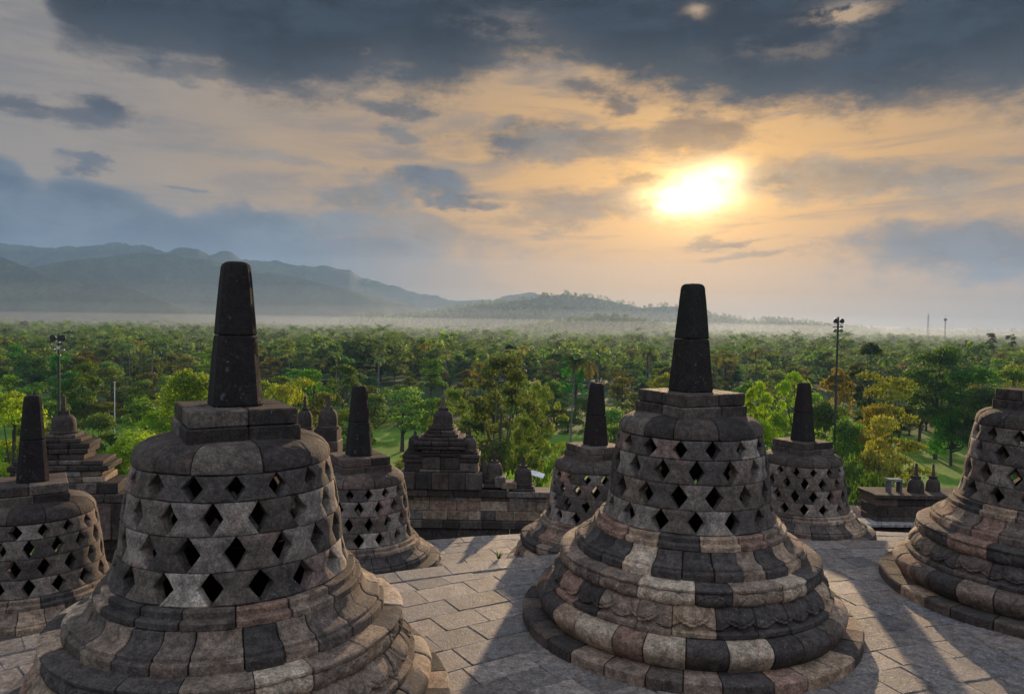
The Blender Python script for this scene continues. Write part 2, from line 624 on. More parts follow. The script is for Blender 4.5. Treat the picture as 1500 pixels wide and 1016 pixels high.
def ring(prof, n, rg, res=1.5, gap=.005, kind='mix', jit=.009, disp=None, bev=.010, off=None):
    """one course of a circular moulding made of n stone blocks; prof runs bottom to top on the outside"""
    mb = MB()
    a0 = rg.uniform(0, 1) if off is None else off
    cuts = [(k + rg.uniform(-.16, .16)) * 2 * pi / n + a0 for k in range(n)]
    cuts.append(cuts[0] + 2 * pi)
    rm = max(r for r, z in prof)
    for k in range(n):
        c0, c1 = cuts[k], cuts[k + 1]
        g, e = gap / rm, (gap + bev) / rm
        m = max(2, int((c1 - c0) / R(res)))
        angs = [c0 + g] + [c0 + e + (c1 - c0 - 2 * e) * i / m for i in range(m + 1)] + [c1 - g]
        dr, dz = rg.uniform(-jit, jit), rg.uniform(-jit, jit) * .5
        col = pick(rg, kind)
        P = []
        for i, a in enumerate(angs):
            end = i in (0, len(angs) - 1)
            row = []
            for j, (r, z) in enumerate(prof):
                rr = r + dr - (bev if end else 0)
                zz = z + dz
                if disp:
                    d = disp(a, j / (len(prof) - 1))
                    rr += d
                row.append((rr * cos(a), rr * sin(a), zz))
            P.append(row)
        mb.grid(P, col)
        # block ends
        for a, fl in ((angs[0], True), (angs[-1], False)):
            row = P[0] if fl else P[-1]
            inn = [((r - .06) * cos(a), (r - .06) * sin(a), z) for r, z in prof]
            mb.grid([row, inn], col, flip=fl)
    nn = 72
    core = [[((r - .04) * cos(2 * pi * k / nn), (r - .04) * sin(2 * pi * k / nn), z - .028) for r, z in prof] for k in range(nn)]
    mb.grid(core, CORE, wrap=True)
    return mb


def arc(r0, z0, r1, z1, bulge, n):
    """curved profile piece from (r0,z0) to (r1,z1), bulging to the outside"""
    out = []
    dx, dz = r1 - r0, z1 - z0
    L = math.hypot(dx, dz)
    nx, nz = dz / L, -dx / L
    for i in range(n + 1):
        t = i / n
        b = bulge * 4 * t * (1 - t)
        out.append((r0 + dx * t + nx * b, z0 + dz * t + nz * b))
    return out


# ------------------------------------------------------------------ the perforated stupas
BELL = [(1.24, .975), (1.33, .945), (1.42, .925), (1.52, .910), (1.64, .897), (1.75, .886), (1.88, .868), (1.99, .848), (2.07, .832), (2.19, .805)]
ROWS = [1.228, 1.47, 1.735, 1.99, 2.19]


def bell_r(z):
    for (z0, r0), (z1, r1) in zip(BELL, BELL[1:]):
        if z <= z1:
            t = (z - z0) / (z1 - z0)
            return r0 + (r1 - r0) * max(0, t)
    return BELL[-1][1]


def lattice(rg, q, nb=None):
    mb = MB()
    rot = rg.uniform(0, 1)
    nb = rg.choice((15, 16)) if nb is None else nb
    pitch = 2 * pi / nb
    fine = q > .7
    for ri in range(4):
        z0, z1 = ROWS[ri] + .003, ROWS[ri + 1] - .003
        ts = [0, .05, .2, .35, .5, .65, .8, .95, 1] if fine else [0, .06, .5, .94, 1]
        ss = [-1, -.9, -.5, 0, .5, .9, 1] if fine else [-1, -.88, 0, .88, 1]
        wst = .50 - .015 * ri
        for k in range(nb):
            a = rot + (k + (.5 if ri % 2 else 0)) * pitch + rg.uniform(-.008, .008)
            col = pick(rg, 'bell')
            if rg.random() < .035:
                col = pick(rg)
            dr = rg.uniform(-.006, .006)
            tw = rg.uniform(-.05, .05)
            wj = wst + rg.uniform(-.05, .05)

            def P(s, t, depth, edge):
                z = z0 + (z1 - z0) * t
                hw = pitch / 2 * (1 - wj * (1 - abs(2 * t - 1)) ** 1.0) - .0035
                r = bell_r(z) + dr - depth - (.008 if edge else 0) + .012 * (1 - abs(s)) * (1 - depth * 4)
                aa = a + s * hw + tw * (t - .5) * .12 * (1 - abs(s))
                return (r * cos(aa), r * sin(aa), z)
            outer = [[P(s, t, 0, abs(s) == 1 or t in (0, 1)) for t in ts] for s in ss]
            inner = [[P(s, t, .105, False) for t in ts] for s in ss]
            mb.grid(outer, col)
            mb.grid(inner, CORE, flip=True)  # inner faces coloured near-black, painting in the shade inside the hollow bell
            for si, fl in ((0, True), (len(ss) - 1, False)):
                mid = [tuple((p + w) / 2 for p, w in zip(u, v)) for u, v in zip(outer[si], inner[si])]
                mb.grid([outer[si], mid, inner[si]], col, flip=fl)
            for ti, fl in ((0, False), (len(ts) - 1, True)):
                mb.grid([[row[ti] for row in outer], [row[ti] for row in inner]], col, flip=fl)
    mb.rough(.006, 5.0, .004, rg.random() * 50)
    return mb


def petal(n, ph, amp, up=False):
    """relief of a row of overlapping lotus petals; the rounded tips point down (or up)"""
    def f(a, t):
        q = (1 - t) if up else t                       # 0 at the tips
        best = -.45
        for o, lev, tip in ((0.0, 1.0, .06), (.5, .45, .02)):
            u = abs(((a + ph) * n / (2 * pi) + o) % 1.0 - .5) * 2
            s_ = (q - tip) / .62
            if s_ <= 0: continue
            w = .90 * math.sqrt(max(0.0, 1 - (1 - min(1, s_)) ** 2))
            d = (w - u) * min(1, s_ * 2.0 + .2)
            if d > 0:
                k = min(1, d / .07)
                rim = math.exp(-((d - .20) / .06) ** 2) * .34
                best = max(best, lev * (k * .62 + .38 * min(1, d * 1.4) - rim))
        return amp * best
    return f


def make_stupa(x, y, z, seed, label, q=1.0, hrot=27, spire_tilt=0.0, group='perforated stone stupas on the round terraces'):
    rg = random.Random(seed)
    e = empty('perforated_stupa', (x, y, z), 0, label, 'stupa', group)
    res = 1.3 / q
    k = 8 if q > .7 else 5

    def put(name, mb, amp=.004):
        if amp: mb.rough(amp, 4.0, amp * .6, rg.random() * 60)
        return mb.build(name, M_STONE, e, angle=27)
    # plinth
    put('plinth', ring([(1.90, -.02), (1.905, .03), (1.905, .105), (1.89, .122), (1.60, .122)], 30, rg, res * 2, .006, jit=.008))
    # torus
    pr = [(1.64, .122)] + arc(1.66, .125, 1.56, .400, .135, k + 5) + [(1.48, .402)]
    put('base_torus', ring(pr, 27, rg, res * 1.4, .006))
    # lotus petal band
    n_pet = 20
    lip = [(1.48, .398), (1.572, .400), (1.588, .410), (1.588, .446), (1.578, .457), (1.552, .461)]
    pr2 = lip + [(r, zz) for r, zz in arc(1.547, .468, 1.30, .70, .055, 2 * k + 4)]
    nl = len(lip)
    pf = petal(n_pet, rg.random(), .046)
    put('lotus_petal_band', ring(pr2, 25, rg, .38 / q ** 2, .004,
        disp=lambda a, t: 0 if t * (len(pr2) - 1) < nl - .5 else pf(a, (t * (len(pr2) - 1) - nl) / (len(pr2) - 1 - nl))))
    # cushion with upturned petals
    pr3 = arc(1.33, .635, 1.452, .800, .060, 2 * k) + [(1.468, .806), (1.470, .826), (1.456, .838), (1.42, .848), (1.30, .858), (1.20, .862)]
    pf3 = petal(22, rg.random(), .030, up=True)
    m3 = len(pr3) - 6
    put('cushion_moulding', ring(pr3, 20, rg, .42 / q ** 2, .004, kind='mix',
        disp=lambda a, t: pf3(a, t * (len(pr3) - 1) / m3) if t * (len(pr3) - 1) < m3 else 0))
    # sloping foot with lip
    pr4 = [(1.20, .842), (1.287, .845), (1.302, .856), (1.302, .928), (1.292, .943), (1.266, .947), (1.262, .972), (1.250, .980)] + arc(1.242, .984, 1.108, 1.095, -.032, k) + [(1.0, 1.097)]
    put('sloping_foot', ring(pr4, 26, rg, res * 1.4, .006))
    # two steps
    pr5 = [(1.02, 1.088), (1.075, 1.09), (1.092, 1.10), (1.092, 1.145), (1.082, 1.156), (1.040, 1.160), (1.036, 1.166),
           (1.036, 1.212), (1.026, 1.224), (.90, 1.228)]
    put('stepped_ring', ring(pr5, 17, rg, res * 1.8, .006))
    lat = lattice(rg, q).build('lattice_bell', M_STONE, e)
    # solid cap
    pr6 = [(.60, 2.187), (.800, 2.191), (.813, 2.202), (.813, 2.235), (.798, 2.285), (.763, 2.33), (.705, 2.367), (.62, 2.392), (.50, 2.404), (.30, 2.406)]
    put('dome_cap', ring(pr6, 11, rg, res * 2, .004, kind='dark', jit=.004), .007)
    # square pedestal of two courses
    mb = MB()
    rz = R(hrot)
    for lev, (zc, hz, hs, nx) in enumerate(((2.435, .079, .455, 2), (2.584, .070, .436, 2))):
        sp = rg.uniform(-.12, .12)
        for i in range(nx):
            for j in range(nx):
                xs = [-hs, sp, hs]
                ys = [-hs, -sp, hs]
                cx, cy = (xs[i] + xs[i + 1]) / 2, (ys[j] + ys[j + 1]) / 2
                mb.box((cx * cos(rz) - cy * sin(rz), cx * sin(rz) + cy * cos(rz), zc), ((xs[i + 1] - xs[i]) / 2 - .002, (ys[j + 1] - ys[j]) / 2 - .002, hz - .001),
                       rz, .012, pick(rg, 'dark'))
    put('square_pedestal', mb, .005)
    # spire: chamfered square shaft in two drums
    mb = MB()
    def sec(hw, zz, c=.27):
        pts = []
        for sx, sy, f in ((1, -1, 0), (1, 1, 1), (-1, 1, 0), (-1, -1, 1)):
            A, B = (sx * hw, sy * hw * (1 - c)), (sx * hw * (1 - c), sy * hw)
            pts += [B, A] if f == 0 and sx > 0 else [A, B] if sx > 0 else [B, A] if f == 0 else [A, B]
        pts.sort(key=lambda p: math.atan2(p[1], p[0]))
        sub = []
        for i in range(8):
            p, q_ = pts[i], pts[(i + 1) % 8]
            sub += [(p[0] + (q_[0] - p[0]) * t, p[1] + (q_[1] - p[1]) * t) for t in (0, .04, .35, .65, .96)]
        out = []
        for px, py in sub:
            out.append((px * cos(rz) - py * sin(rz) + spire_tilt * (zz - 2.65), px * sin(rz) + py * cos(rz), zz))
        return out + [out[0]]
    W = lambda zz: .206 + (.116 - .206) * (zz - 2.65) / 1.15
    zs1 = [2.650, 2.668] + [2.70 + .08 * i for i in range(7)] + [3.245, 3.256]
    zs2 = [3.260, 3.272] + [3.31 + .08 * i for i in range(6)]
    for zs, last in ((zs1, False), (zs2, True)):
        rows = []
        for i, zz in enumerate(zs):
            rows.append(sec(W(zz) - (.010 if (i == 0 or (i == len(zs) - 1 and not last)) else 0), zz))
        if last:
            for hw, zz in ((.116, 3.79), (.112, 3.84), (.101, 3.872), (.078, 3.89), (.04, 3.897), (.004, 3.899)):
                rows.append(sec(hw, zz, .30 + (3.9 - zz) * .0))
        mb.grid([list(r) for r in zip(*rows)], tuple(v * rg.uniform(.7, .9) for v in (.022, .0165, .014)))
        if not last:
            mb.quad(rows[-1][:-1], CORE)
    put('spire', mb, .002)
    return e


make_stupa(-2.41, 6.53, 0, 11, 'nearest perforated stupa with tall tapered spire, cut off by the lower edge of the photo', 1.0, 31)
make_stupa(2.08, 8.69, 0, 23, 'whole perforated stupa right of centre on its round plinth, spire above the horizon', 1.0, 25)
make_stupa(6.96, 9.68, 0, 37, 'perforated stupa cut by the right edge of the photo, its spire out of frame', 1.0, 24)
make_stupa(-2.72, 13.42, -1.65, 41, 'perforated stupa on the lower terrace, half hidden behind the nearest stupa', .75, 31)
make_stupa(1.71, 15.02, -1.65, 53, 'perforated stupa on the lower terrace left behind the whole central stupa, beside the paved gap', .6, 27)
make_stupa(6.29, 16.09, -1.65, 67, 'perforated stupa on the lower terrace standing between the two right-hand upper stupas', .6, 25)
make_stupa(-6.96, 10.88, -1.65, 71, 'perforated stupa cut by the left edge of the photo, in front of the stepped tower', .75, 33)

# ------------------------------------------------------------------ terraces and paving
TC = Vector((6.9, -7.3))
PC = Vector((9.3, -7.2))


def paving(name, z, r_in, r_out, a_min, a_max, seed, cw=.41, bl=.52):
    rg = random.Random(seed)
    mb = MB()
    lim = r_out - .42
    r = r_in - 3.0
    while r < r_out + 3.5:
        w = cw * rg.uniform(.85, 1.15)
        a = a_min + rg.uniform(0, .03)
        while a < a_max:
            l = bl * rg.uniform(.65, 1.4) / r
            g = .0022
            pts = []
            outn = 0
            for rr, aa in ((r + g, a + g / r), (r + w - g, a + g / r), (r + w - g, a + l - g / r), (r + g, a + l - g / r)):
                p = PC + Vector((rr * cos(aa), rr * sin(aa)))
                p += Vector((rg.uniform(-1, 1), rg.uniform(-1, 1))) * .012
                d = p - TC
                if d.length > lim:
                    outn += 1
                    p = TC + d * (lim - .004) / d.length
                if d.length < r_in:
                    p = TC + d * r_in / d.length
                    outn += 1
                pts.append(p)
            a += l
            if outn >= 4:
                continue
            c = sum(pts, Vector((0, 0))) / 4
            zj = z + rg.uniform(-.005, .003)
            tl = Vector((rg.uniform(-1, 1), rg.uniform(-1, 1))) * .006
            col = pick(rg, 'pave')
            top = []
            low = []
            bot = []
            for p in pts:
                ins = p + (c - p).normalized() * .007
                zz = zj + tl.dot(p - c)
                top.append((ins.x, ins.y, zz))
                low.append((p.x, p.y, zz - .008))
                bot.append((p.x, p.y, z - .06))
            mb.quad(top[::-1], col)
            for i in range(4):
                j = (i + 1) % 4
                mb.quad((top[i], top[j], low[j], low[i]), col)
                mb.quad((low[i], low[j], bot[j], bot[i]), col)
        r += w
    # kerb course that follows the terrace edge
    n = int((a_max - a_min) * r_out / .7)
    for k in range(n):
        b0, b1 = a_min + (a_max - a_min) * k / n, a_min + (a_max - a_min) * (k + 1) / n
        mid = (b0 + b1) / 2
        rr = r_out - .205
        mb.box((TC.x + rr * cos(mid), TC.y + rr * sin(mid), z - .145 + rg.uniform(-.004, .004)), (.203, (b1 - b0) * rr / 2 + .006, .15), mid, .014, pick(rg, 'pave'))
    # bedding under the stones
    P = []
    for k in range(97):
        aa = 2 * pi * k / 96
        P.append([(TC.x + rr * cos(aa), TC.y + rr * sin(aa), zz) for rr, zz in ((r_out - .1, z - 1.9), (r_out - .1, z - .028), (r_in - .3, z - .028))])
    mb.grid(P, (.06, .055, .05), flip=False)
    o = mb.build(name, M_PAVE, angle=25)
    return tag(o, kind='structure')


paving('terrace_floor', 0.0, 11.2, 19.35, R(55), R(160), 5)
paving('terrace_floor', -1.65, 19.3, 26.1, R(55), R(150), 6)


def terrace_body(name, z, r, h, mat=M_PAVE, col=(.16, .15, .14)):
    mb = MB()
    n = 96
    P = [[(TC.x + rr * cos(2 * pi * k / n), TC.y + rr * sin(2 * pi * k / n), zz) for rr, zz in ((r, z - h), (r, z - .02), (r - .02, z), (.01, z))] for k in range(n)]
    mb.grid(P, col, wrap=True)
    return tag(mb.build(name, mat), kind='structure')


terrace_body('upper_terrace', 1.75, 11.15, 1.85)
terrace_body('plateau_floor', -3.35, 33.5, 9.0)


# ------------------------------------------------------------------ balustrade walls with their small stupas
def masonry(mb, rg, x0, x1, z0, z1, yd, depth=.5, ch=.26, bl=.55, kind='wall', proud=.012):
    """courses of blocks on a straight wall along local X, front face towards -Y at y=0"""
    z = z0
    while z < z1 - .03:
        h = min(ch * rg.uniform(.85, 1.15), z1 - z)
        if z1 - z - h < .08: h = z1 - z
        x = x0
        while x < x1 - .02:
            l = min(bl * rg.uniform(.6, 1.5), x1 - x)
            if x1 - x - l < .15: l = x1 - x
            d = rg.uniform(0, proud)
            mb.box((x + l / 2, yd + depth / 2 - d, z + h / 2), (l / 2 - .003, depth / 2, h / 2 - .003), 0, .014, pick(rg, kind))
            x += l
        z += h


def small_bell(mb, rg, c, w, z0, z1, zs, col=None):
    """lathe-turned little stupa: bell z0..z1 of width w, spire up to zs"""
    col = col or pick(rg, 'dark')
    r = w / 2
    h = z1 - z0
    prof = [(r * .2, 0), (r * 1.12, 0), (r * 1.15, h * .07), (r * 1.02, h * .12), (r * 1.0, h * .2), (r * .98, h * .5), (r * .92, h * .75), (r * .74, h * .92), (r * .5, h * 1.0), (0.001, h * 1.01)]
    mb.lathe(prof, 20, (c[0], c[1], z0), col)
    hs = zs - z1
    mb.box((c[0], c[1], z1 + hs * .09), (r * .42, r * .42, hs * .10), .3, .006, pick(rg, 'dark'))
    mb.lathe([(r * .27, hs * .16), (r * .25, hs * .22), (r * .16, hs * .94), (r * .08, hs), (0.001, hs)], 8, (c[0], c[1], z1), pick(rg, 'dark'))


def wall_piece(name, label, cat, origin, rz, seed):
    return empty(name, origin, rz, label, cat), random.Random(seed)


YW = 21.4
WS = F / YW                        # photo pixels per metre at the wall


def wx(px, py=720, Y=YW): return at(px, py, Y).x
def wz(px, py, Y=YW): return at(px, py, Y).z


# long wall behind the paved gap
xa, xb = wx(380), wx(1215)
zc = wz(660, 721)
e, rg = wall_piece('balustrade_wall', 'long weathered stone wall closing the far side of the paved gap', 'wall', (0, YW, 0), 0, 3)
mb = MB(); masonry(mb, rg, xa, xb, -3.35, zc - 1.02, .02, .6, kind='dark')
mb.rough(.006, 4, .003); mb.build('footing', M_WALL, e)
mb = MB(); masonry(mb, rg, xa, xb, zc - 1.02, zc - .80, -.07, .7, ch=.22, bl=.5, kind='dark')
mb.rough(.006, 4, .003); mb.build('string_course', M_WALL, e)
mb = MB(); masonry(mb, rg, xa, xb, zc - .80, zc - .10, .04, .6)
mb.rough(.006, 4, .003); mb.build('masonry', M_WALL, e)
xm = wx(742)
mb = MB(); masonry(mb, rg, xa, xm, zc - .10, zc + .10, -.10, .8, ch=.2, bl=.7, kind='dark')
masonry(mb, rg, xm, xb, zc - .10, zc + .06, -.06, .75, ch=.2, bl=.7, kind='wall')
mb.rough(.008, 4, .003); mb.build('coping', M_WALL, e)
zt = zc + .10

# central niche tower with two side turrets
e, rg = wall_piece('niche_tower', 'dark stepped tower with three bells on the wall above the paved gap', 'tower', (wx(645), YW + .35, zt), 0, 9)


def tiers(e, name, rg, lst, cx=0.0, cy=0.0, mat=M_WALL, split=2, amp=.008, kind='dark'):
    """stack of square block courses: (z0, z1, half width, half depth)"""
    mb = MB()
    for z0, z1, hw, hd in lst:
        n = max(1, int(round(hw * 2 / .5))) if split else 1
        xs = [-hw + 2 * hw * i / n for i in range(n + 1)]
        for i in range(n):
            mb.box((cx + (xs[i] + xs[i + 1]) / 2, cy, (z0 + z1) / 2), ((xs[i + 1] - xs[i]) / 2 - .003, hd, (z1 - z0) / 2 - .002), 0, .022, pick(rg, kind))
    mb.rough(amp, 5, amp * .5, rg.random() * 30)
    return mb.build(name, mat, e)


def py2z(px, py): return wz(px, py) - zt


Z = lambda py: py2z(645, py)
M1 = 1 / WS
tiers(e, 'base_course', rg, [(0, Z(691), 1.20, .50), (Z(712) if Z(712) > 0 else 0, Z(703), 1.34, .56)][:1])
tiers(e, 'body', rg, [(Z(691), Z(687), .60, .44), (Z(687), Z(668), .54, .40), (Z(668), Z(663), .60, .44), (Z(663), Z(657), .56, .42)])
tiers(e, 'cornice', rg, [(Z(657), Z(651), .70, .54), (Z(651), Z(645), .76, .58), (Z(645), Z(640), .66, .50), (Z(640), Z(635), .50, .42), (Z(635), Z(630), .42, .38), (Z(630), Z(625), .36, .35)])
mb = MB()
small_bell(mb, rg, (.02, 0), 30 * M1, Z(625), Z(603), Z(579))
mb.rough(.006, 6, .003); mb.build('bell', M_WALL, e)
for px, w, y0, y1, ys, name in ((605, 21, 661, 641, 633, 'turret'), (686, 22, 662, 642, 626, 'turret')):
    dx = (px - 645) * M1
    z_ = lambda py: py2z(px, py)
    t_ = tiers(e, name, rg, [(z_(691), z_(677), .27, .30), (z_(677), z_(671), .31, .34), (z_(671), z_(665), .325, .36), (z_(665), z_(y0), .27, .3)], dx, -.05)
    mb = MB()
    small_bell(mb, rg, (dx, -.05), w * M1, z_(y0), z_(y1), z_(ys))
    mb.rough(.006, 6, .003); mb.build('bell', M_WALL, t_)

GRP = 'small stone finials along the balustrade wall'


def finial(px, y_base, y_bell0, y_bell1, y_top, w, label, Y=YW + .3, seed=1, sq=True):
    rg = random.Random(seed * 7 + 3)
    b = at(px, y_base, Y)
    e = empty('finial', b, 0, label, 'finial', GRP)
    zz = lambda py: at(px, py, Y).z - b.z
    s = Y / F
    tiers(e, 'pedestal', rg, [(0, zz(y_bell0) * .55, w * s * .66, w * s * .6), (zz(y_bell0) * .55, zz(y_bell0), w * s * .6, w * s * .56)], split=0)
    mb = MB()
    small_bell(mb, rg, (0, 0), w * s, zz(y_bell0), zz(y_bell1), zz(y_top))
    mb.rough(.006, 6, .003)
    mb.build('bell', M_WALL, e)
    return e


finial(724, 712, 700, 677, 661, 24, 'small dark bell finial on the wall, right of the three-bell tower', seed=2)
finial(766, 716, 709, 684, 668, 26, 'round dark bell finial on the wall beside the pale slanted board', seed=3)
# broken stump beside the tower
e = empty('stone_stump', at(709, 706, YW + .25), 0, 'broken stone stump between the three-bell tower and a small finial', 'stone')
rg = random.Random(8)
mb = MB()
mb.box((0, 0, .12), (.17, .17, .12), .1, .02, pick(rg, 'dark'))
mb.rough(.01, 5, .004); mb.build('block', M_WALL, e)
mb = MB(); mb.lathe([(.001, .24), (.13, .24), (.14, .34), (.12, .48), (.06, .62), (.001, .66)], 14, (0, 0, 0), pick(rg, 'dark'))
mb.rough(.01, 5, .004); mb.build('stump', M_WALL, e)
# loose blocks on the coping
for i, (px, py, hw, hh, lab) in enumerate(((688, 706, .36, .13, 'dark loose block at the tower foot on the wall'), (733, 712, .16, .16, 'pale loose block on the wall left of the round finial'), (745, 714, .22, .10, 'low brown loose block on the wall below the slanted board'))):
    rg = random.Random(50 + i)
    mb = MB(); mb.box((0, 0, hh), (hw, .25, hh), rg.uniform(-.1, .1), .03, pick(rg, 'wall'))
    mb.rough(.012, 5, .004)
    tag(mb.build('stone_block', M_WALL, loc=at(px, py, YW + .2)), lab, 'block', 'loose blocks on the wall')

# pale slanted board on a post
b = at(787, 715, 26)
e = empty('sign_board', b, R(-12), 'small pale slanted board on a post behind the wall', 'sign')
mb = MB(); mb.tube([(0, 0, -2.0), (0, 0, .42)], .025, 8, (.3, .3, .3)); mb.build('post', M_POLE, e)
mb = MB(); mb.box((0, 0, 0), (.24, .02, .09), 0, .006, (.7, .7, .7)); o = mb.build('panel', M_WHITE, e, loc=(0, -.03, .50)); o.rotation_euler = (R(-35), R(14), 0)

# left-hand wall with stepped turret
YL = 17.5
lab = 'stepped stone gate tower with bell and spire behind the left-edge stupa'
b = at(86, 760, YL)
e, rg = wall_piece('stepped_tower', lab, 'tower', b, R(10), 21)
s = YL / F
zz = lambda py, px=86: at(px, py, YL).z - b.z


def lt(y0, y1, xr, hd, xl=None):
    x1 = (xr - 86) * s
    x0 = -x1 * .9 if xl is None else (xl - 86) * s
    return ((x0 + x1) / 2, zz(y0), zz(y1), (x1 - x0) / 2, hd)


def ltiers(name, lst, kind='dark'):
    mb = MB()
    for cx, z0, z1, hw, hd in lst:
        n = max(1, int(round(hw * 2 / .45)))
        for i in range(n):
            l = 2 * hw / n
            mb.box((cx - hw + l * (i + .5), .3 + rg.uniform(-.02, .02), (z0 + z1) / 2), (l / 2 - .003, hd * .55, (z1 - z0) / 2 - .002), 0, .022, pick(rg, kind))
    mb.rough(.010, 4, .005, 3)
    return mb.build(name, M_WALL, e)


ltiers('base', [lt(790, 735, 190, .9, -120), lt(735, 722, 180, .95, -120), lt(722, 706, 171, .9, -60)])
ltiers('body', [lt(706, 697, 152, .85), lt(697, 688, 148, .80)], 'wall')
ltiers('cornice', [lt(688, 680, 158, .9), lt(680, 673, 150, .85)])
ltiers('upper_body', [lt(673, 664, 122, .72), lt(664, 656, 128, .76), lt(656, 648, 130, .74), lt(648, 642, 118, .66), lt(642, 636, 108, .55)])
mb = MB(); small_bell(mb, rg, (0, .3), 34 * s, zz(636), zz(609), zz(580)); mb.rough(.006, 6, .003); mb.build('bell', M_WALL, e)

# wall run between the stepped tower and the long wall
p0, p1 = at(140, 750, YL + .6), at(470, 700, 20.9)
d = p1 - p0
L = math.hypot(d.x, d.y)
e, rg = wall_piece('balustrade_wall', 'low stone wall half hidden between the two left-hand stupas', 'wall', (p0.x, p0.y, 0), math.atan2(d.y, d.x), 31)
zl = at(165, 722, YL + .6).z
mb = MB(); masonry(mb, rg, -.3, L, -3.35, zl - .2, .03, .6, kind='dark'); mb.rough(.006, 4, .003); mb.build('masonry', M_WALL, e)
mb = MB(); masonry(mb, rg, -.3, L, zl - .2, zl, -.08, .8, ch=.2, bl=.8, kind='wall'); mb.rough(.008, 4, .003); mb.build('coping', M_WALL, e)
# two belled finials behind the nearest stupa
finial(446, 665, 628, 601, 580, 22, 'slim bell finial just right of the nearest stupa pedestal, left of its twin', 20.6, 4)
finial(480, 665, 626, 599, 578, 28, 'wider bell finial between the nearest stupa and the half-hidden stupa', 20.6, 5)

# right-hand block with open frame and two finials
xa2 = wx(1281, 730)
e, rg = wall_piece('balustrade_block', 'square stone wall block at right with small finials and an open frame on it', 'wall', (0, YW, 0), 0, 41)
zc2 = wz(1300, 724)
xb2 = wx(1425, 730)
mb = MB(); masonry(mb, rg, xa2 + .05, xb2, wz(1300, 772), zc2 - .12, .04, .9, ch=.3, kind='dark'); mb.rough(.008, 4, .003); mb.build('masonry', M_WALL, e)
mb = MB(); masonry(mb, rg, xa2, xb2, zc2 - .12, zc2, -.04, 1.1, ch=.12, bl=.8, kind='dark'); mb.rough(.008, 4, .003); mb.build('coping', M_WALL, e)
mb = MB(); masonry(mb, rg, xa2 - .12, xb2, -3.35, wz(1300, 772), -.08, 1.2, ch=.3, bl=.8, kind='dark'); mb.rough(.008, 4, .003); mb.build('footing', M_WALL, e)
fb = at(1309, 724, YW + .35)
rg = random.Random(4)
mb = MB()
w_, h_, t_ = .19, .40, .07
mb.box((-w_ + t_ / 2, 0, h_ / 2), (t_ / 2, .12, h_ / 2), 0, .01, (.11, .105, .10))
mb.box((w_ - t_ / 2, 0, h_ / 2), (t_ / 2, .12, h_ / 2), 0, .01, (.11, .105, .10))
mb.box((0, 0, h_ + .035), (w_ + .01, .125, .035), 0, .01, (.2, .195, .19))
mb.box((0, 0, -.0), (w_ + .03, .14, .03), 0, .01, (.1, .1, .1))
mb.rough(.004, 6, .002)
tag(mb.build('stone_niche', M_WALL, loc=fb), 'open square stone frame at the corner of the right-hand wall block', 'frame')
finial(1341, 726, 723, 701, 678, 23, 'left finial with square spire on the right-hand wall block', YW + .4, 6)
finial(1366, 726, 723, 701, 679, 20, 'right finial with square spire on the wall block, partly behind the edge stupa', YW + .6, 7)
finial(1259, 748, 745, 734, 723, 8, 'tiny dark finial against the green bushes, right of the lower stupa', YW + 3, 8)
# lower ledge of reddish slabs beside the block
mb = MB(); rg = random.Random(61)
for i in range(5):
    mb.box((i * .62, 0, 0), (.305, .6, .07), 0, .02, (.20, .115, .085) if i != 1 else (.23, .16, .12))
mb.rough(.008, 4, .003)
o = mb.build('stone_slab', M_WALL, loc=at(1215, 752, YW + 1.2)); o.rotation_euler = (R(10), 0, R(-8))
tag(o, 'reddish sloping stone slab between the lower stupa and the wall block', 'slab')
mb = MB()
for i in range(4):
    mb.box((i * .8, 0, 0), (.395, .35, .05), 0, .02, (.26, .24, .22))
mb.rough(.008, 4, .003)
tag(mb.build('stone_slab', M_WALL, loc=at(1222, 764, YW + .1)), 'pale flat stone slab below the reddish one beside the wall block', 'slab')

# small weed on the terrace edge
rg = random.Random(12)
mb = MB()
for i in range(26):
    a, r_, h_ = rg.uniform(0, 6.28), rg.uniform(.01, .06), rg.uniform(.06, .17)
    c, s_ = cos(a), sin(a)
    mb.quad([(c * r_ * .2 - s_ * .008, s_ * r_ * .2 + c * .008, 0), (c * r_ * .2 + s_ * .008, s_ * r_ * .2 - c * .008, 0), (c * (r_ + .02), s_ * (r_ + .02), h_)], (rg.random(),) * 3)
o = mb.build('weed', M_LEAF, loc=at(730, 829, 10.75))
o.location.z = .0
o.color = (.05, .09, .02, 1)
tag(o, 'small green weed growing from the terrace edge in the paved gap', 'plant')


# ------------------------------------------------------------------ ground
def ground_z(x, y):
    r = math.hypot(x - TC.x, y - TC.y)
    t = min(1, max(0, (r - 34) / 44))
    t = t * t * (3 - 2 * t)
    z = -5.5 + (-22.6 + 5.5) * t
    if r > 90:
        z += mn.noise(Vector((x * .006, y * .006, .3))) * 1.6 * min(1, (r - 90) / 200)
    return z


mb = MB()
P = []
rs = [0, 20, 33, 40, 48, 56, 64, 72, 80, 95, 115, 140, 170, 210, 260, 330, 420, 540, 700, 900, 1200, 1600, 2100, 2800, 3600, 4400, 5300]
for k in range(120):
    a = 2 * pi * k / 120
    P.append([(TC.x + r * cos(a), TC.y + r * sin(a), ground_z(TC.x + r * cos(a), TC.y + r * sin(a))) for r in rs[::-1]])
mb.grid(P, (.1, .1, .1), wrap=True)
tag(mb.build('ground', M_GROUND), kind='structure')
# ------------------------------------------------------------------ hills and mountains
def interp(tab, x):
    if x <= tab[0][0]: return tab[0][1]
    for (x0, y0), (x1, y1) in zip(tab, tab[1:]):
        if x <= x1: return y0 + (y1 - y0) * (x - x0) / (x1 - x0)
    return tab[-1][1]


HILLS = []


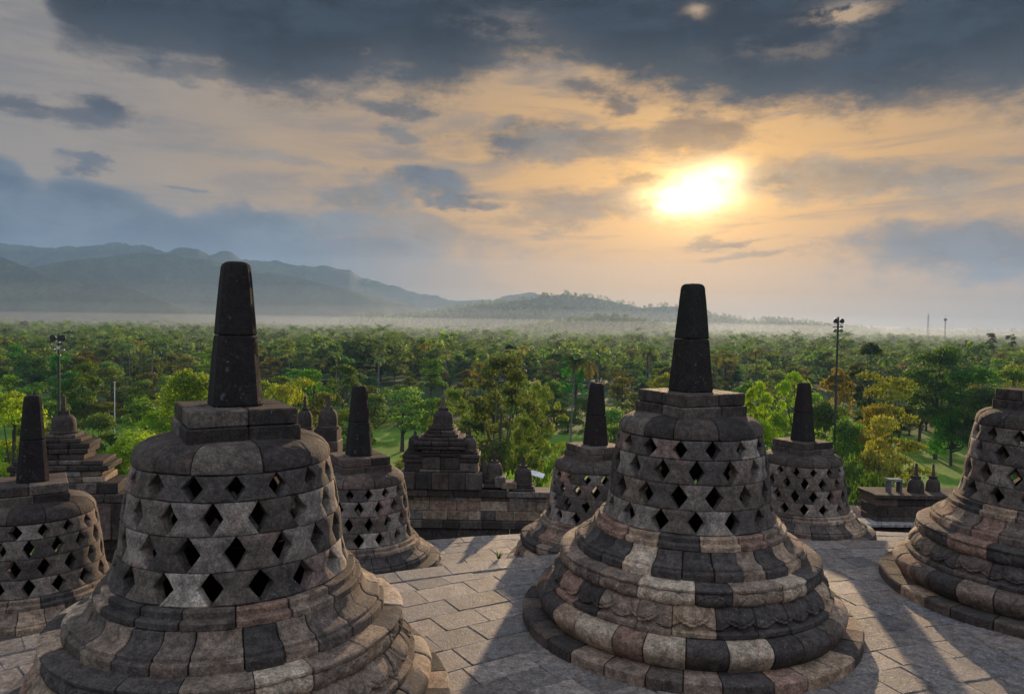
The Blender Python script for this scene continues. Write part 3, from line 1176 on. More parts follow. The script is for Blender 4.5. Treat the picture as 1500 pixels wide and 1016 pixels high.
def ridge(name, tab, D, depth, seed, rough=1.0, step=4, rows=26, p=1.25, jag=1.0):
    mb = MB()
    P = []
    base = -24.0
    x = tab[0][0]
    while x <= tab[-1][0]:
        py = interp(tab, x)
        dr = ray(x, py)
        dj = D * (1 + .05 * sin(x * .011 + seed) + .03 * sin(x * .031 + seed * 2))
        top = CH + dr.z * dj
        n1_ = mn.noise(Vector((x * .05, seed, .5))) + .6 * mn.noise(Vector((x * .14, seed, 1.5)))
        n1_ += .45 * mn.noise(Vector((x * .4, seed, 2.5)))
        top += n1_ * jag * D * .0013
        h = max(top - base, .5)
        col_ = []
        for j in range(rows + 1):
            s_ = -1 + 2 * j / rows                     # -1 near side ... 1 far side
            sl = abs(s_)
            hh = h * max(0.0, 1 - sl ** .95) ** p
            spur = mn.fractal(Vector((x * .012 + s_ * .6, s_ * 2.2, seed)), 1.0, 2.0, 4)
            hh += h * .34 * rough * spur * sl * (1 - sl) * 2.2
            Y = dj + s_ * depth
            col_.append((dr.x * Y if s_ < 0 else dr.x * Y, Y, base + hh))
        P.append(col_)
        x += step
    mb.grid(P, (.1, .1, .1))
    o = mb.build(name, M_HILL, angle=180)
    tag(o, kind='structure')
    return o


ridge('mountain_ridge', [(-160, 362), (-60, 350), (0, 357), (60, 363), (120, 361), (175, 355), (215, 360), (245, 369), (265, 360), (290, 364), (310, 375), (335, 366), (352, 379), (400, 383), (440, 389), (480, 391), (512, 394), (530, 407), (560, 414), (600, 427), (640, 434), (670, 441), (690, 437), (720, 441), (748, 432), (775, 427), (805, 434), (850, 444), (940, 462), (1000, 478)], 4100, 700, 1.3, .8, 4, jag=2.0)
ridge('mountain_slope', [(-160, 420), (-40, 410), (40, 394), (95, 382), (150, 378), (200, 370), (250, 373), (310, 382), (380, 397), (430, 405), (480, 417), (530, 428), (580, 440), (640, 455), (700, 470), (740, 480)], 3000, 540, 4.1, 1.0, 4)
ridge('foothill', [(-200, 330), (-100, 345), (0, 376), (30, 388), (70, 404), (120, 414), (170, 416), (200, 425), (240, 440), (280, 454), (340, 470), (380, 478)], 2250, 420, 7.7, 1.0, 4)
ridge('wooded_hill', [(440, 480), (480, 472), (520, 464), (545, 461), (570, 467), (600, 462), (640, 457), (700, 447), (760, 440), (800, 434), (830, 431), (870, 436), (900, 442), (940, 450), (975, 448), (1010, 455), (1050, 462), (1090, 470), (1130, 468), (1170, 473), (1230, 481), (1290, 486)], 2300, 420, 2.9, .9, 3, jag=1.2)
ridge('wooded_knoll', [(730, 490), (780, 483), (830, 474), (870, 468), (900, 467), (930, 472), (970, 480), (1010, 488)], 1500, 220, 9.2, .8, 3, jag=1.0)
ridge('far_rise', [(1000, 484), (1100, 480), (1200, 482), (1300, 485), (1400, 485), (1500, 487), (1620, 488)], 2500, 300, 5.5, .4, 4, jag=.6)


# ------------------------------------------------------------------ vegetation
def np_mesh(name, V, Fq, tone, mat, n=4):
    me = bpy.data.meshes.new(name)
    nf = len(Fq)
    me.vertices.add(len(V))
    me.vertices.foreach_set('co', V.astype(np.float32).ravel())
    me.loops.add(nf * n)
    me.loops.foreach_set('vertex_index', Fq.astype(np.int32).ravel())
    me.polygons.add(nf)
    me.polygons.foreach_set('loop_start', np.arange(0, nf * n, n, dtype=np.int32))
    me.update()
    a = me.attributes.new('tone', 'FLOAT_COLOR', 'FACE')
    arr = np.ones((nf, 4), np.float32)
    arr[:, :3] = tone[:, None]
    a.data.foreach_set('color', arr.ravel())
    me.materials.append(mat)
    return me


def leaf_cloud(rs, clumps, n, leaf, aspect=.5, droop=0.0, shell=.5):
    """n leaf faces spread over ellipsoid clumps (cx,cy,cz,rx,rz)"""
    cl = np.array(clumps, float)
    wgt = cl[:, 3] ** 2
    idx = rs.choice(len(cl), n, p=wgt / wgt.sum())
    d = rs.normal(size=(n, 3)); d /= np.linalg.norm(d, axis=1)[:, None]
    d[:, 2] = np.where(d[:, 2] < -.3, -d[:, 2] * .8, d[:, 2])
    rad = shell + (1 - shell) * rs.random(n) ** .6
    rad *= 1 + .18 * rs.normal(size=n) * (rs.random(n) < .25)
    c = cl[idx]
    pos = c[:, :3] + d * rad[:, None] * np.stack([c[:, 3], c[:, 3], c[:, 4]], 1)
    nrm = d * .6 + rs.normal(size=(n, 3)) * .55 + np.array([0, 0, .55])
    nrm /= np.linalg.norm(nrm, axis=1)[:, None]
    t = np.cross(nrm, rs.normal(size=(n, 3))); t /= np.linalg.norm(t, axis=1)[:, None] + 1e-9
    t[:, 2] -= droop
    b = np.cross(nrm, t)
    sz = leaf * (.6 + .8 * rs.random(n))[:, None]
    V = np.empty((n, 4, 3))
    V[:, 0] = pos - t * sz * .5
    V[:, 1] = pos + b * sz * .5 * aspect
    V[:, 2] = pos + t * sz * .5
    V[:, 3] = pos - b * sz * .5 * aspect
    # whole clumps lighter or darker in leaf colour (young and old growth)
    tone = np.clip(.5 + .22 * rs.normal(size=n) + .16 * rs.normal(size=len(cl))[idx], 0, 1)
    return V.reshape(-1, 3), np.arange(n * 4).reshape(n, 4), tone


def tree_proto(kind, seed, n, leaf):
    """crown mesh and trunk mesh; height about 14 m, crown radius about 5 m"""
    rs = np.random.RandomState(seed)
    rg = random.Random(seed)
    cl = []
    if kind == 'round':
        for i in range(26):
            a, h = rg.uniform(0, 6.28), rg.random()
            rr = 3.5 * math.sqrt(1 - (h * .95) ** 2) * rg.uniform(.55, 1.1)
            cl.append((rr * cos(a), rr * sin(a), 4.8 + 7.6 * h, rg.uniform(1.1, 2.0), rg.uniform(.8, 1.4)))
    elif kind == 'layered':
        for i in range(48):
            a, h = rg.uniform(0, 6.28), rg.random()
            rr = 4.6 * (1 - h * .55) * rg.uniform(.25, 1.05)
            cl.append((rr * cos(a), rr * sin(a), 5.5 + 8 * h, rg.uniform(.8, 1.7), rg.uniform(.4, .75)))
    elif kind == 'tall':
        for i in range(22):
            a, h = rg.uniform(0, 6.28), rg.random()
            rr = (2.2 + 2.2 * sin(pi * min(1, h * 1.05))) * rg.uniform(.3, 1.0)
            cl.append((rr * cos(a), rr * sin(a), 3.4 + 10.2 * h, rg.uniform(.9, 1.7), rg.uniform(.7, 1.2)))
    elif kind == 'feathery':
        for i in range(60):
            a, h = rg.uniform(0, 6.28), rg.random()
            rr = 4.6 * math.sqrt(max(0.05, 1 - (h * 1.0) ** 2)) * rg.uniform(.3, 1.08)
            cl.append((rr * cos(a), rr * sin(a), 4.0 + 9.4 * h, rg.uniform(.5, 1.1), rg.uniform(.5, 1.1)))
    elif kind == 'bush':
        for i in range(20):
            a, h = rg.uniform(0, 6.28), rg.random()
            rr = 4.0 * math.sqrt(1 - (h * .9) ** 2) * rg.uniform(.3, 1.0)
            cl.append((rr * cos(a), rr * sin(a), 1.2 + 3.8 * h, rg.uniform(1.0, 1.8), rg.uniform(.7, 1.2)))
    V, Fq, tone = leaf_cloud(rs, cl, n, leaf, .28 if kind == 'feathery' else .52, .5 if kind == 'feathery' else .15, .35 if kind == 'feathery' else .5)
    me = np_mesh('crown', V, Fq, tone, M_LEAF)
    mb = MB()
    topz = 9.5 if kind != 'bush' else 3.0
    pts = [(0, 0, -.6), (.05, .03, topz * .25), (.12, -.05, topz * .55), (.05, .1, topz)]
    mb.tube(pts, [.34, .26, .2, .08], 8)
    for c in cl[::(2 if kind != 'feathery' else 5)]:
        z0 = min(c[2] - .4, rg.uniform(.3, .75) * topz)
        p0 = Vector((.08, 0, z0)); p1 = Vector(c[:3])
        mid = (p0 + p1) / 2 + Vector((0, 0, -.35))
        mb.tube([p0, mid, p1], [.12, .08, .03], 5, cap=False)
    o = mb.build('trunk', M_BARK)
    tm = o.data
    bpy.data.objects.remove(o)
    return me, tm


def palm_proto(seed, nf=19, seg=9, dead=False):
    rg = random.Random(seed)
    V, Fq, T = [], [], []
    H = 13.0
    bend = rg.uniform(-.8, .8)
    for k in range(nf):
        a = 2 * pi * k / nf + rg.uniform(-.15, .15)
        el0 = rg.uniform(-.25, 1.15) if not dead else rg.uniform(-1.0, .3)
        L = rg.uniform(2.7, 3.5)
        p = Vector((bend, 0, H)); el = el0
        spine = [p.copy()]
        for i in range(seg):
            d = Vector((cos(a) * cos(el), sin(a) * cos(el), sin(el)))
            p = p + d * L / seg
            spine.append(p.copy())
            el -= rg.uniform(.15, .26)
        for i in range(seg):
            d = (spine[i + 1] - spine[i]).normalized()
            side = d.cross(Vector((0, 0, 1))).normalized()
            w = .75 * sin(pi * min(.97, (i + 1.2) / (seg + 1))) ** .7
            for sg in (-1, 1):
                for h_ in (0, .5):
                    q = spine[i].lerp(spine[i + 1], h_)
                    tip = q + (side * sg * .8 + d * .55 + Vector((0, 0, -.45))) * w
                    b = len(V)
                    V.extend([q, q + d * L / seg * .30, tip + d * .03, tip - d * .03])
                    Fq.append((b, b + 1, b + 2, b + 3)); T.append(rg.random())
    me = np_mesh('fronds', np.array([tuple(v) for v in V]), np.array(Fq), np.array(T), M_LEAF)
    mb = MB()
    pts = [(bend * (t ** 2), 0, -.6 + (H + .5) * t) for t in (0, .25, .5, .75, 1)]
    mb.tube(pts, [.24, .17, .15, .14, .17], 8)
    o = mb.build('trunk', M_PBARK)
    tm = o.data
    bpy.data.objects.remove(o)
    return me, tm


PROTO = {
    'round_hi': [tree_proto('round', s, 10000, .33) for s in (1, 2)],
    'round': [tree_proto('round', s, 3400, .50) for s in (3, 4, 5)],
    'layered': [tree_proto('layered', s, 8500, .30) for s in (6, 7)],
    'tall': [tree_proto('tall', s, 4200, .46) for s in (8, 9)],
    'feathery': [tree_proto('feathery', s, 14000, .31) for s in (10, 11)],
    'bush': [tree_proto('bush', s, 8000, .28) for s in (12, 13)],
    'palm': [palm_proto(s) for s in (14, 15, 16)],
    'dead_palm': [palm_proto(17, 14, 8, True)],
}
NAMES = {'round_hi': 'broadleaf_tree', 'round': 'broadleaf_tree', 'layered': 'spreading_tree', 'tall': 'tall_tree', 'feathery': 'feathery_tree', 'bush': 'bush', 'palm': 'palm_tree', 'dead_palm': 'palm_tree'}
TRG = random.Random(99)


def plant(kind, x, y, s, col, label, group=None, zs=1.0, rz=None, z=None, cat=None):
    me, tm = TRG.choice(PROTO[kind])
    e = empty(NAMES[kind], (x, y, ground_z(x, y) if z is None else z), TRG.uniform(0, 6.28) if rz is None else rz, label,
              cat or ('palm' if 'palm' in kind else 'bush' if kind == 'bush' else 'tree'), group)
    e.scale = (s, s, s * zs)
    c = bpy.data.objects.new('fronds' if 'palm' in kind else 'crown', me)
    c.color = (col[0] * 1.7, col[1] * 1.55, col[2] * 1.3, 1)
    t = bpy.data.objects.new('trunk', tm)
    for o in (c, t):
        COL.objects.link(o)
        o.parent = e
    return e


def plant_px(kind, px, y_top, D, width_px, col, label, group=None):
    """a tree whose crown top shows at (px, y_top) at distance D and is width_px wide"""
    p = at(px, y_top, D)
    gz = ground_z(p.x, p.y)
    H = {'bush': 6.2, 'palm': 14.2, 'dead_palm': 13.6}.get(kind, 14.0)
    rad = {'bush': 5.0, 'feathery': 5.1, 'layered': 5.6, 'palm': 3.0, 'dead_palm': 2.6, 'tall': 4.8}.get(kind, 5.0)
    s = width_px / F * D / 2 / rad
    zs = (p.z - gz) / (H * s)
    return plant(kind, p.x, p.y, s, col, label, group, zs)


G1, G2, G3 = (.085, .135, .022), (.045, .085, .022), (.13, .15, .022)
OLV, YEL, DRK = (.10, .095, .03), (.20, .14, .02), (.028, .052, .018)
plant_px('round_hi', 20, 562, 92, 120, (.17, .18, .015), 'bright yellow-green tree at the left edge behind the left-edge stupa')
plant_px('round_hi', 140, 592, 100, 100, (.07, .12, .02), 'round-crowned green tree right of the stepped tower spire')
plant_px('round_hi', 215, 618, 88, 150, (.15, .18, .016), 'bright green leafy tree right below the round crown, left of the nearest stupa')
plant_px('round_hi', 280, 528, 98, 125, (.10, .135, .02), 'tall sunlit tree just left of the nearest stupa spire')
plant_px('round_hi', 115, 645, 82, 120, (.11, .15, .016), 'low leafy tree behind the stepped tower')
plant_px('layered', 425, 552, 75, 110, (.115, .12, .02), 'yellowish olive tree right of the nearest stupa spire')
plant_px('round', 215, 574, 120, 90, (.10, .14, .04), 'pale rounded tree in front of the white post')
plant_px('round', 330, 560, 110, 110, (.08, .13, .025), 'green tree hidden behind the nearest spire')
plant_px('round', 590, 560, 150, 100, (.085, .15, .03), 'light green park tree at the lawn left of the three-bell tower')
plant_px('round', 545, 572, 158, 70, (.07, .12, .03), 'green park tree behind the half-hidden stupa spire')
plant_px('feathery', 735, 520, 92, 165, (.085, .11, .03), 'big feathery olive tree above the three-bell tower')
plant_px('feathery', 665, 570, 110, 90, (.085, .11, .035), 'smaller feathery tree left of the big olive one')
plant_px('bush', 800, 640, 60, 100, (.12, .17, .02), 'lush bright bush beyond the slanted board')
plant_px('bush', 735, 665, 50, 110, (.08, .13, .02), 'green bush behind the small bell finial')
plant_px('tall', 748, 506, 290, 34, DRK, 'dark narrow tree standing above the big olive tree')
plant_px('palm', 838, 517, 150, 48, (.022, .032, .015), 'tall palm with full crown left of the central spire')
plant_px('dead_palm', 864, 524, 162, 40, (.13, .085, .05), 'palm with brown hanging fronds beside the tall green palm')
plant_px('round', 905, 590, 120, 90, G1, 'green tree behind the lower stupa left of the central one')
plant_px('feathery', 1110, 560, 105, 90, (.12, .15, .025), 'yellow-green feathery tree right of the central pedestal')
plant_px('feathery', 1165, 545, 120, 100, (.10, .14, .025), 'feathery green tree above the spire of the lower right stupa')
plant_px('round', 1060, 585, 130, 80, (.12, .16, .03), 'light green tree just right of the central spire base')
plant_px('layered', 1300, 544, 85, 135, (.15, .14, .022), 'golden layered tree right of the floodlight mast')
plant_px('layered', 1282, 596, 78, 80, (.155, .12, .02), 'small orange-tinged tree in front of the golden one')
plant_px('bush', 1265, 640, 58, 130, (.07, .12, .02), 'green bush mass right of the lower right stupa')
plant_px('bush', 1282, 668, 50, 70, (.055, .10, .02), 'dark green bush left of the stone frame')
plant_px('round', 1228, 528, 140, 60, (.095, .075, .03), 'brownish tree directly behind the floodlight mast')
plant_px('tall', 1275, 506, 150, 70, (.035, .06, .025), 'dark tree with ragged top right of the floodlight mast')
plant_px('round_hi', 1376, 492, 150, 100, DRK, 'tall dark tree by the lawn, highest at the right')
plant_px('round_hi', 1425, 524, 140, 100, (.045, .085, .022), 'round green tree right of the tall dark one')
plant_px('bush', 1396, 588, 143, 75, (.05, .10, .02), 'rounded bush at the back of the right-hand lawn')
plant_px('round', 1480, 530, 155, 70, (.08, .12, .025), 'light green tree at the right edge above the edge stupa')
plant_px('bush', 1460, 640, 120, 60, (.06, .11, .02), 'small bush behind the edge stupa')
plant_px('bush', 1180, 600, 75, 120, (.09, .14, .02), 'bright bush behind the lower right stupa')
plant_px('round', 1420, 493, 420, 20, DRK, 'small dark round tree near the right horizon')
plant_px('layered', 1453, 488, 430, 24, (.05, .05, .03), 'flat-topped tree near the right horizon, left of its neighbour')
plant_px('layered', 1481, 489, 440, 22, (.05, .05, .03), 'flat-topped tree at the far right on the horizon')
def lit_gap(x, y):
    return any(abs(x - (lx + (y - ly) * .236)) < 11 and y > ly - 5 for lx, ly in ((72, 130), (-23.5, 150)))


NR = random.Random(17)
for (px, yt, D, w, kd, c, lab) in (
    (55, 598, 96, 100, 'round_hi', (.10, .14, .02), 'green tree between the left-edge spire and the stepped tower'),
    (180, 640, 86, 120, 'round_hi', (.11, .16, .018), 'bright bush right of the stepped tower cornice'),
    (245, 588, 108, 100, 'round_hi', (.08, .12, .02), 'mid green tree left of the nearest pedestal'),
    (255, 660, 74, 130, 'round_hi', (.16, .18, .016), 'vivid green bush close against the left shoulder of the nearest stupa'),
    (165, 688, 70, 110, 'round_hi', (.10, .15, .016), 'low green bush over the wall right of the stepped tower'),
    (400, 575, 95, 90, 'round', (.10, .13, .02), 'green tree right beside the nearest spire shaft'),
    (470, 575, 90, 80, 'layered', (.12, .13, .025), 'olive tree above the two bell finials'),
    (625, 575, 140, 80, 'round', (.07, .12, .03), 'round park tree behind the left turret'),
    (700, 600, 100, 90, 'round', (.09, .12, .03), 'olive green tree behind the right turret'),
    (790, 560, 110, 100, 'feathery', (.09, .105, .03), 'feathery tree between the big olive one and the tall palm'),
    (770, 610, 80, 90, 'feathery', (.11, .13, .025), 'fine-leaved bushy tree above the round finial'),
    (830, 655, 62, 80, 'bush', (.10, .15, .02), 'green bush left of the small lower stupa pedestal'),
    (940, 600, 110, 80, 'round', (.11, .14, .03), 'pale green tree left of the central pedestal'),
    (1105, 600, 90, 90, 'round_hi', (.10, .14, .02), 'leafy green tree right of the central dome'),
    (1150, 625, 70, 90, 'bush', (.09, .14, .02), 'bush between the central stupa and the lower right spire'),
    (1215, 575, 100, 90, 'round_hi', (.10, .14, .022), 'bright leafy tree at the foot of the floodlight mast'),
    (1245, 600, 82, 90, 'round_hi', (.08, .125, .02), 'green tree in front of the floodlight mast'),
    (1290, 610, 70, 80, 'layered', (.16, .14, .02), 'yellowish low tree below the golden one'),
    (1440, 560, 135, 80, 'round_hi', (.06, .10, .025), 'mid green tree above the edge stupa pedestal'),
    (1350, 535, 165, 80, 'round', (.045, .08, .022), 'shadowy tree behind the golden one'),
    (1320, 560, 160, 60, 'tall', (.05, .08, .025), 'dark green tree between the golden and the tall dark trees'),
):
    plant_px(kd, px, yt, D, w, c, lab)
for i in range(150):
    D = NR.uniform(88, 192)
    px = NR.uniform(-60, 1560)
    if (552 < px < 604 and D > 125) or (1285 < px < 1440 and D > 92) or (805 < px < 900 and D > 95): continue
    p = at(px, 600, D)
    if lit_gap(p.x, D): continue
    c = [NR.uniform(.05, .11), NR.uniform(.09, .145), NR.uniform(.018, .035)]
    plant(NR.choice(['round', 'round', 'bush', 'palm' if D > 130 else 'round']), p.x, D, NR.uniform(.5, .85), c, 'leafy green tree in the park woodland below the temple', 'woodland trees below the temple', NR.uniform(.8, 1.15))
# row of trees at the far lawn edge
FR = random.Random(5)
taken = []
for px in range(-40, 1560, 42):
    D = FR.uniform(172, 200)
    if 800 < px < 900: continue
    p = at(px + FR.uniform(-12, 12), 600, D)
    if lit_gap(p.x, D): continue
    c = [FR.uniform(.05, .11), FR.uniform(.09, .145), FR.uniform(.018, .035)]
    plant('round', p.x, D, FR.uniform(.75, 1.15), c, 'leafy green tree among the forest edge beyond the lawns', 'forest trees beyond the lawns', FR.uniform(.8, 1.15))
for i in range(90):
    D = FR.uniform(172, 205)
    px = -60 + i * 18 + FR.uniform(-8, 8)
    p = at(px, 600, D)
    plant('bush', p.x, D, FR.uniform(.6, 1.2), [FR.uniform(.05, .10), FR.uniform(.08, .13), .022], 'dense green bush in the undergrowth at the forest edge', 'undergrowth bushes at the forest edge', FR.uniform(.8, 1.3))
cnt = 0
npalm = 0
while cnt < 215 or npalm < 110:
    D = 195 + 150 * FR.random() ** .8
    a = FR.uniform(-.72, .72)
    x = a * D
    if lit_gap(x, D) and D < 270: continue
    if any((x - u) ** 2 + (D - v) ** 2 < 34 for u, v in taken):
        if FR.random() < .97: continue
    if (FR.random() < .33 and npalm < 110) or cnt >= 215:
        if npalm >= 110: continue
        npalm += 1
        c = [FR.uniform(.06, .12), FR.uniform(.085, .125), FR.uniform(.025, .045)]
        plant('palm', x, D * 1.1, FR.uniform(.85, 1.35), c, 'coconut palm among the forest trees on the plain', 'coconut palms in the forest')
    else:
        cnt += 1
        taken.append((x, D))
        k = FR.choice(['round', 'round', 'round', 'tall'])
        c = [FR.uniform(.035, .11), FR.uniform(.06, .125), FR.uniform(.018, .035)]
        plant(k, x, D, FR.uniform(.55, 1.15), c, 'leafy green tree among the forest edge beyond the lawns', 'forest trees beyond the lawns', FR.uniform(.75, 1.2))

# far-off forest that reads as one mass
lo = [tree_proto('round', s, 420, 1.25)[0] for s in (31, 32)] + [tree_proto('tall', 33, 380, 1.2)[0], tree_proto('layered', 34, 380, 1.3)[0]]
for m_ in lo:
    m_.materials[0] = M_FOREST
pal = palm_proto(35, 15, 5)[0]
pal.materials[0] = M_FORESTP
kinds = lo + [pal]
rs = np.random.RandomState(77)
pts, sc_, rt_, id_ = [], [], [], []
D0, D1 = 300, 2250
for i in range(30000):
    D = math.sqrt(D0 ** 2 + (D1 ** 2 - D0 ** 2) * rs.rand() ** 1.25)
    x = (rs.rand() * 2 - 1) * .80 * D
    dens = mn.noise(Vector((x * .004, D * .004, 9.1)))
    if dens < -.38 and D > 700: continue
    hgt = 1.0 + .45 * mn.noise(Vector((x * .011, D * .011, 2.0))) + .22 * rs.normal()
    pts.append((x, D, ground_z(x, D)))
    k = rs.choice(5, p=(.26, .26, .12, .08, .28))
    id_.append(k)
    sc_.append(max(.4, hgt * .84) * (1.0 if k < 4 else 1.15))
    rt_.append(rs.rand() * 6.28)
# trees standing on the nearer hills
dg = bpy.context.evaluated_depsgraph_get()
for name, nn in (('wooded_hill', 5200), ('wooded_knoll', 2000), ('far_rise', 2200)):
    me = bpy.data.objects[name].data
    co = np.empty(len(me.vertices) * 3); me.vertices.foreach_get('co', co); co = co.reshape(-1, 3)
    fv = np.array([p.vertices[:] for p in me.polygons])
    near = co[fv].mean(1)
    fv = fv[(near[:, 2] > -22)]
    for f_ in fv[rs.choice(len(fv), nn)]:
        w = rs.dirichlet((1, 1, 1, 1))
        p = (co[f_] * w[:, None]).sum(0)
        pts.append((p[0], p[1], p[2] - 1)); id_.append(rs.choice(4)); sc_.append(rs.uniform(.6, 1.25)); rt_.append(rs.rand() * 6.28)
me = bpy.data.meshes.new('forest')
me.from_pydata(pts, [], [])
for nm, ty, arr in (('scl', 'FLOAT', sc_), ('rot', 'FLOAT', rt_), ('kid', 'INT', id_)):
    a = me.attributes.new(nm, ty, 'POINT')
    a.data.foreach_set('value', np.array(arr, np.int32 if ty == 'INT' else np.float32))
fo = bpy.data.objects.new('forest', me)
COL.objects.link(fo)
tag(fo, 'dense forest of palms and broadleaf trees covering the far plain', 'forest', kind='stuff')
ng = bpy.data.node_groups.new('forest_scatter', 'GeometryNodeTree')
ng.interface.new_socket('Geometry', in_out='INPUT', socket_type='NodeSocketGeometry')
ng.interface.new_socket('Geometry', in_out='OUTPUT', socket_type='NodeSocketGeometry')
gi, go = ng.nodes.new('NodeGroupInput'), ng.nodes.new('NodeGroupOutput')
iop = ng.nodes.new('GeometryNodeInstanceOnPoints')
g2i = ng.nodes.new('GeometryNodeGeometryToInstance')
ng.links.new(gi.outputs[0], iop.inputs['Points'])
for m_ in reversed(kinds):
    ob = bpy.data.objects.new('forest_tree', m_)
    oi = ng.nodes.new('GeometryNodeObjectInfo')
    oi.transform_space = 'ORIGINAL'
    oi.inputs['Object'].default_value = ob
    oi.inputs['As Instance'].default_value = False
    ng.links.new(oi.outputs['Geometry'], g2i.inputs[0])
ng.links.new(g2i.outputs[0], iop.inputs['Instance'])
iop.inputs['Pick Instance'].default_value = True


def gattr(nm, ty):
    nd = ng.nodes.new('GeometryNodeInputNamedAttribute')
    nd.data_type = ty
    nd.inputs[0].default_value = nm
    return nd.outputs[0]


ng.links.new(gattr('kid', 'INT'), iop.inputs['Instance Index'])
cx = ng.nodes.new('ShaderNodeCombineXYZ')
ng.links.new(gattr('rot', 'FLOAT'), cx.inputs[2])
ng.links.new(cx.outputs[0], iop.inputs['Rotation'])
ng.links.new(gattr('scl', 'FLOAT'), iop.inputs['Scale'])
ng.links.new(iop.outputs[0], go.inputs[0])
md = fo.modifiers.new('scatter', 'NODES')
md.node_group = ng


# ------------------------------------------------------------------ masts and posts
def floodlight_mast(px, py_top, D, label, heads, seed):
    rg = random.Random(seed)
    p = at(px, py_top, D)
    gz = ground_z(p.x, p.y)
    e = empty('floodlight_mast', (p.x, p.y, gz), 0, label, 'floodlight mast', 'floodlight masts rising from the trees')
    H = p.z - gz
    k = D / F
    mb = MB(); mb.tube([(0, 0, 0), (0, 0, H * .5), (0, 0, H - 2 * k)], [.16, .13, .10], 10, (.1,) * 3); mb.build('pole', M_POLE, e)
    for dz, w in ((9, 15), (17, 15)):
        mb = MB(); mb.box((0, 0, H - dz * k), (w * k / 2, .05, .05), 0, .01, (.1,) * 3); mb.build('crossarm', M_POLE, e)
    for dx, dz, s, up in heads:
        mb = MB()
        r = s * k / 2
        mb.lathe([(.001, -r * .55), (r * .55, -r * .5), (r * .95, 0), (r, r * .35), (r * .9, r * .42)], 14)
        o = mb.build('floodlight', M_LAMP, e, loc=(dx * k, -.12, H - dz * k))
        o.rotation_euler = (R(78 + up), 0, R(rg.uniform(-18, 18)))
        m2 = MB(); m2.lathe([(r * .88, r * .36), (r * .5, r * .40), (.001, r * .42)], 14)
        m2.build('lens', M_LENS if s < 6.5 else M_LAMP, o)
    return e


floodlight_mast(86, 487, 72, 'floodlight mast rising behind the stepped tower at left', [(-6.5, 8, 10, 10), (6.5, 8, 10, 10), (-3, 18, 6, 40), (4, 14, 6, -30), (-7, 24, 6, 50), (7, 25, 6, 50), (1, 33, 6, 70), (0, 22, 6, 20)], 1)
floodlight_mast(1228, 462, 82, 'tall floodlight mast standing among trees at right', [(-4.5, 8, 7.5, 10), (4.5, 8, 7.5, 10), (-4, 22, 6.4, 60), (4, 22, 6.4, 60), (5, 15, 5, -30)], 2)
p = at(168, 560, 108)
e = empty('lamp_post', (p.x, p.y, ground_z(p.x, p.y)), 0, 'slim white post among the trees right of the stepped tower', 'post')
mb = MB(); mb.tube([(0, 0, 0), (0, 0, p.z - ground_z(p.x, p.y))], .055, 8, (.6,) * 3); mb.build('pole', M_WHITE, e)
mb = MB(); mb.box((0, 0, p.z - ground_z(p.x, p.y) + .05), (.14, .08, .05), 0, .02, (.6,) * 3); mb.build('lamp_head', M_WHITE, e)


def radio_mast(px, py, D, w, label, seed, head=False):
    p = at(px, py, D)
    H = p.z + 24
    e = empty('radio_mast', (p.x, p.y, -24), .4, label, 'mast')
    mb = MB()
    for sx in (-1, 1):
        for sy in (-1, 1):
            mb.tube([(sx * w, sy * w, 0), (sx * w * .5, sy * w * .5, H)], .14, 5)
    for i in range(12):
        z0, z1 = H * i / 12, H * (i + 1) / 12
        k0, k1 = w * (1 - .5 * i / 12), w * (1 - .5 * (i + 1) / 12)
        for s1 in (-1, 1):
            mb.tube([(-k0, s1 * k0, z0), (k1, s1 * k1, z1)], .08, 4, cap=False)
            mb.tube([(s1 * k0, k0, z0), (s1 * k1, -k1, z1)], .08, 4, cap=False)
    mb.build('lattice', M_MAST, e)
    mb = MB(); mb.tube([(0, 0, H), (0, 0, H + 5)], .12, 5); mb.build('antenna', M_MAST, e)
    if head:
        mb = MB(); mb.box((0, 0, H - 2), (1.5, 1.5, 1.6), 0, .2); mb.build('equipment_head', M_MAST, e)


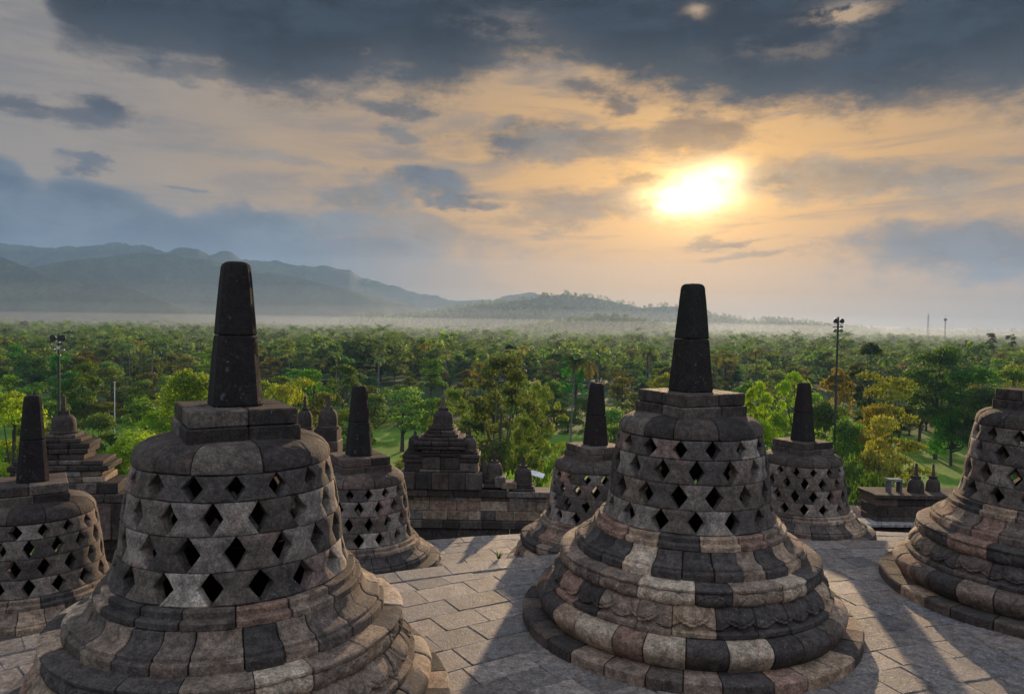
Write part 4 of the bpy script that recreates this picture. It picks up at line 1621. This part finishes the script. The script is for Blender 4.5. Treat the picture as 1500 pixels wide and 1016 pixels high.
radio_mast(1360, 461, 1150, 1.3, 'lattice radio mast on the right horizon, left of the other', 1)
radio_mast(1385, 466, 1050, .8, 'thin radio mast with a head on the right horizon', 2, True)

# ------------------------------------------------------------------ haze
m, N, out = new_mat('haze')
pv = N.n('ShaderNodeVolumePrincipled')
pv.inputs['Color'].default_value = (.36, .60, 1.0, 1)
pv.inputs['Density'].default_value = 1.15e-4
pv.inputs['Anisotropy'].default_value = .22
m.node_tree.links.new(pv.outputs[0], out.inputs['Volume'])
mb = MB()
hx, hz0, hz1 = 5800, -45, 470
mb.v = [(sx * hx, sy * hx, zz) for zz in (hz0, hz1) for sx, sy in ((-1, -1), (1, -1), (1, 1), (-1, 1))]
mb.f = [(3, 2, 1, 0), (4, 5, 6, 7), (0, 1, 5, 4), (1, 2, 6, 5), (2, 3, 7, 6), (3, 0, 4, 7)]
mb.c = [(.5, .5, .5)] * 6
o = mb.build('haze', m)
tag(o, 'thin bluish haze lying over the plain', 'haze', kind='stuff')

for dens, ztop, yc, ry, lab in ((1.35e-4, 14, 1700, 1500, 'lowest layer of pale mist hanging among the trees of the plain'), (.45e-4, 34, 1750, 1450, 'second layer of pale mist just over the treetops'),
                                (.4e-4, 75, 1850, 1300, 'third thin layer of mist at the foot of the hills'), (.28e-4, 150, 2000, 1200, 'highest thinning layer of mist against the mountains')):
    m2, N2, out2 = new_mat('valley_mist')
    pv2 = N2.n('ShaderNodeVolumePrincipled')
    pv2.inputs['Color'].default_value = (.80, .87, .97, 1)
    pv2.inputs['Density'].default_value = dens
    pv2.inputs['Anisotropy'].default_value = .5
    m2.node_tree.links.new(pv2.outputs[0], out2.inputs['Volume'])
    mb = MB()
    mb.lathe([(.001, -1)] + [(math.sqrt(1 - t * t), t) for t in (-.95, -.85, -.7, -.5, -.25, 0, .25, .5, .7, .85, .95)] + [(.001, 1)], 48)
    mb.v = [(-200 + x * 2900, yc + y * ry, -30 + z * (ztop + 30)) for x, y, z in mb.v]
    tag(mb.build('valley_mist', m2), lab, 'mist', kind='stuff')
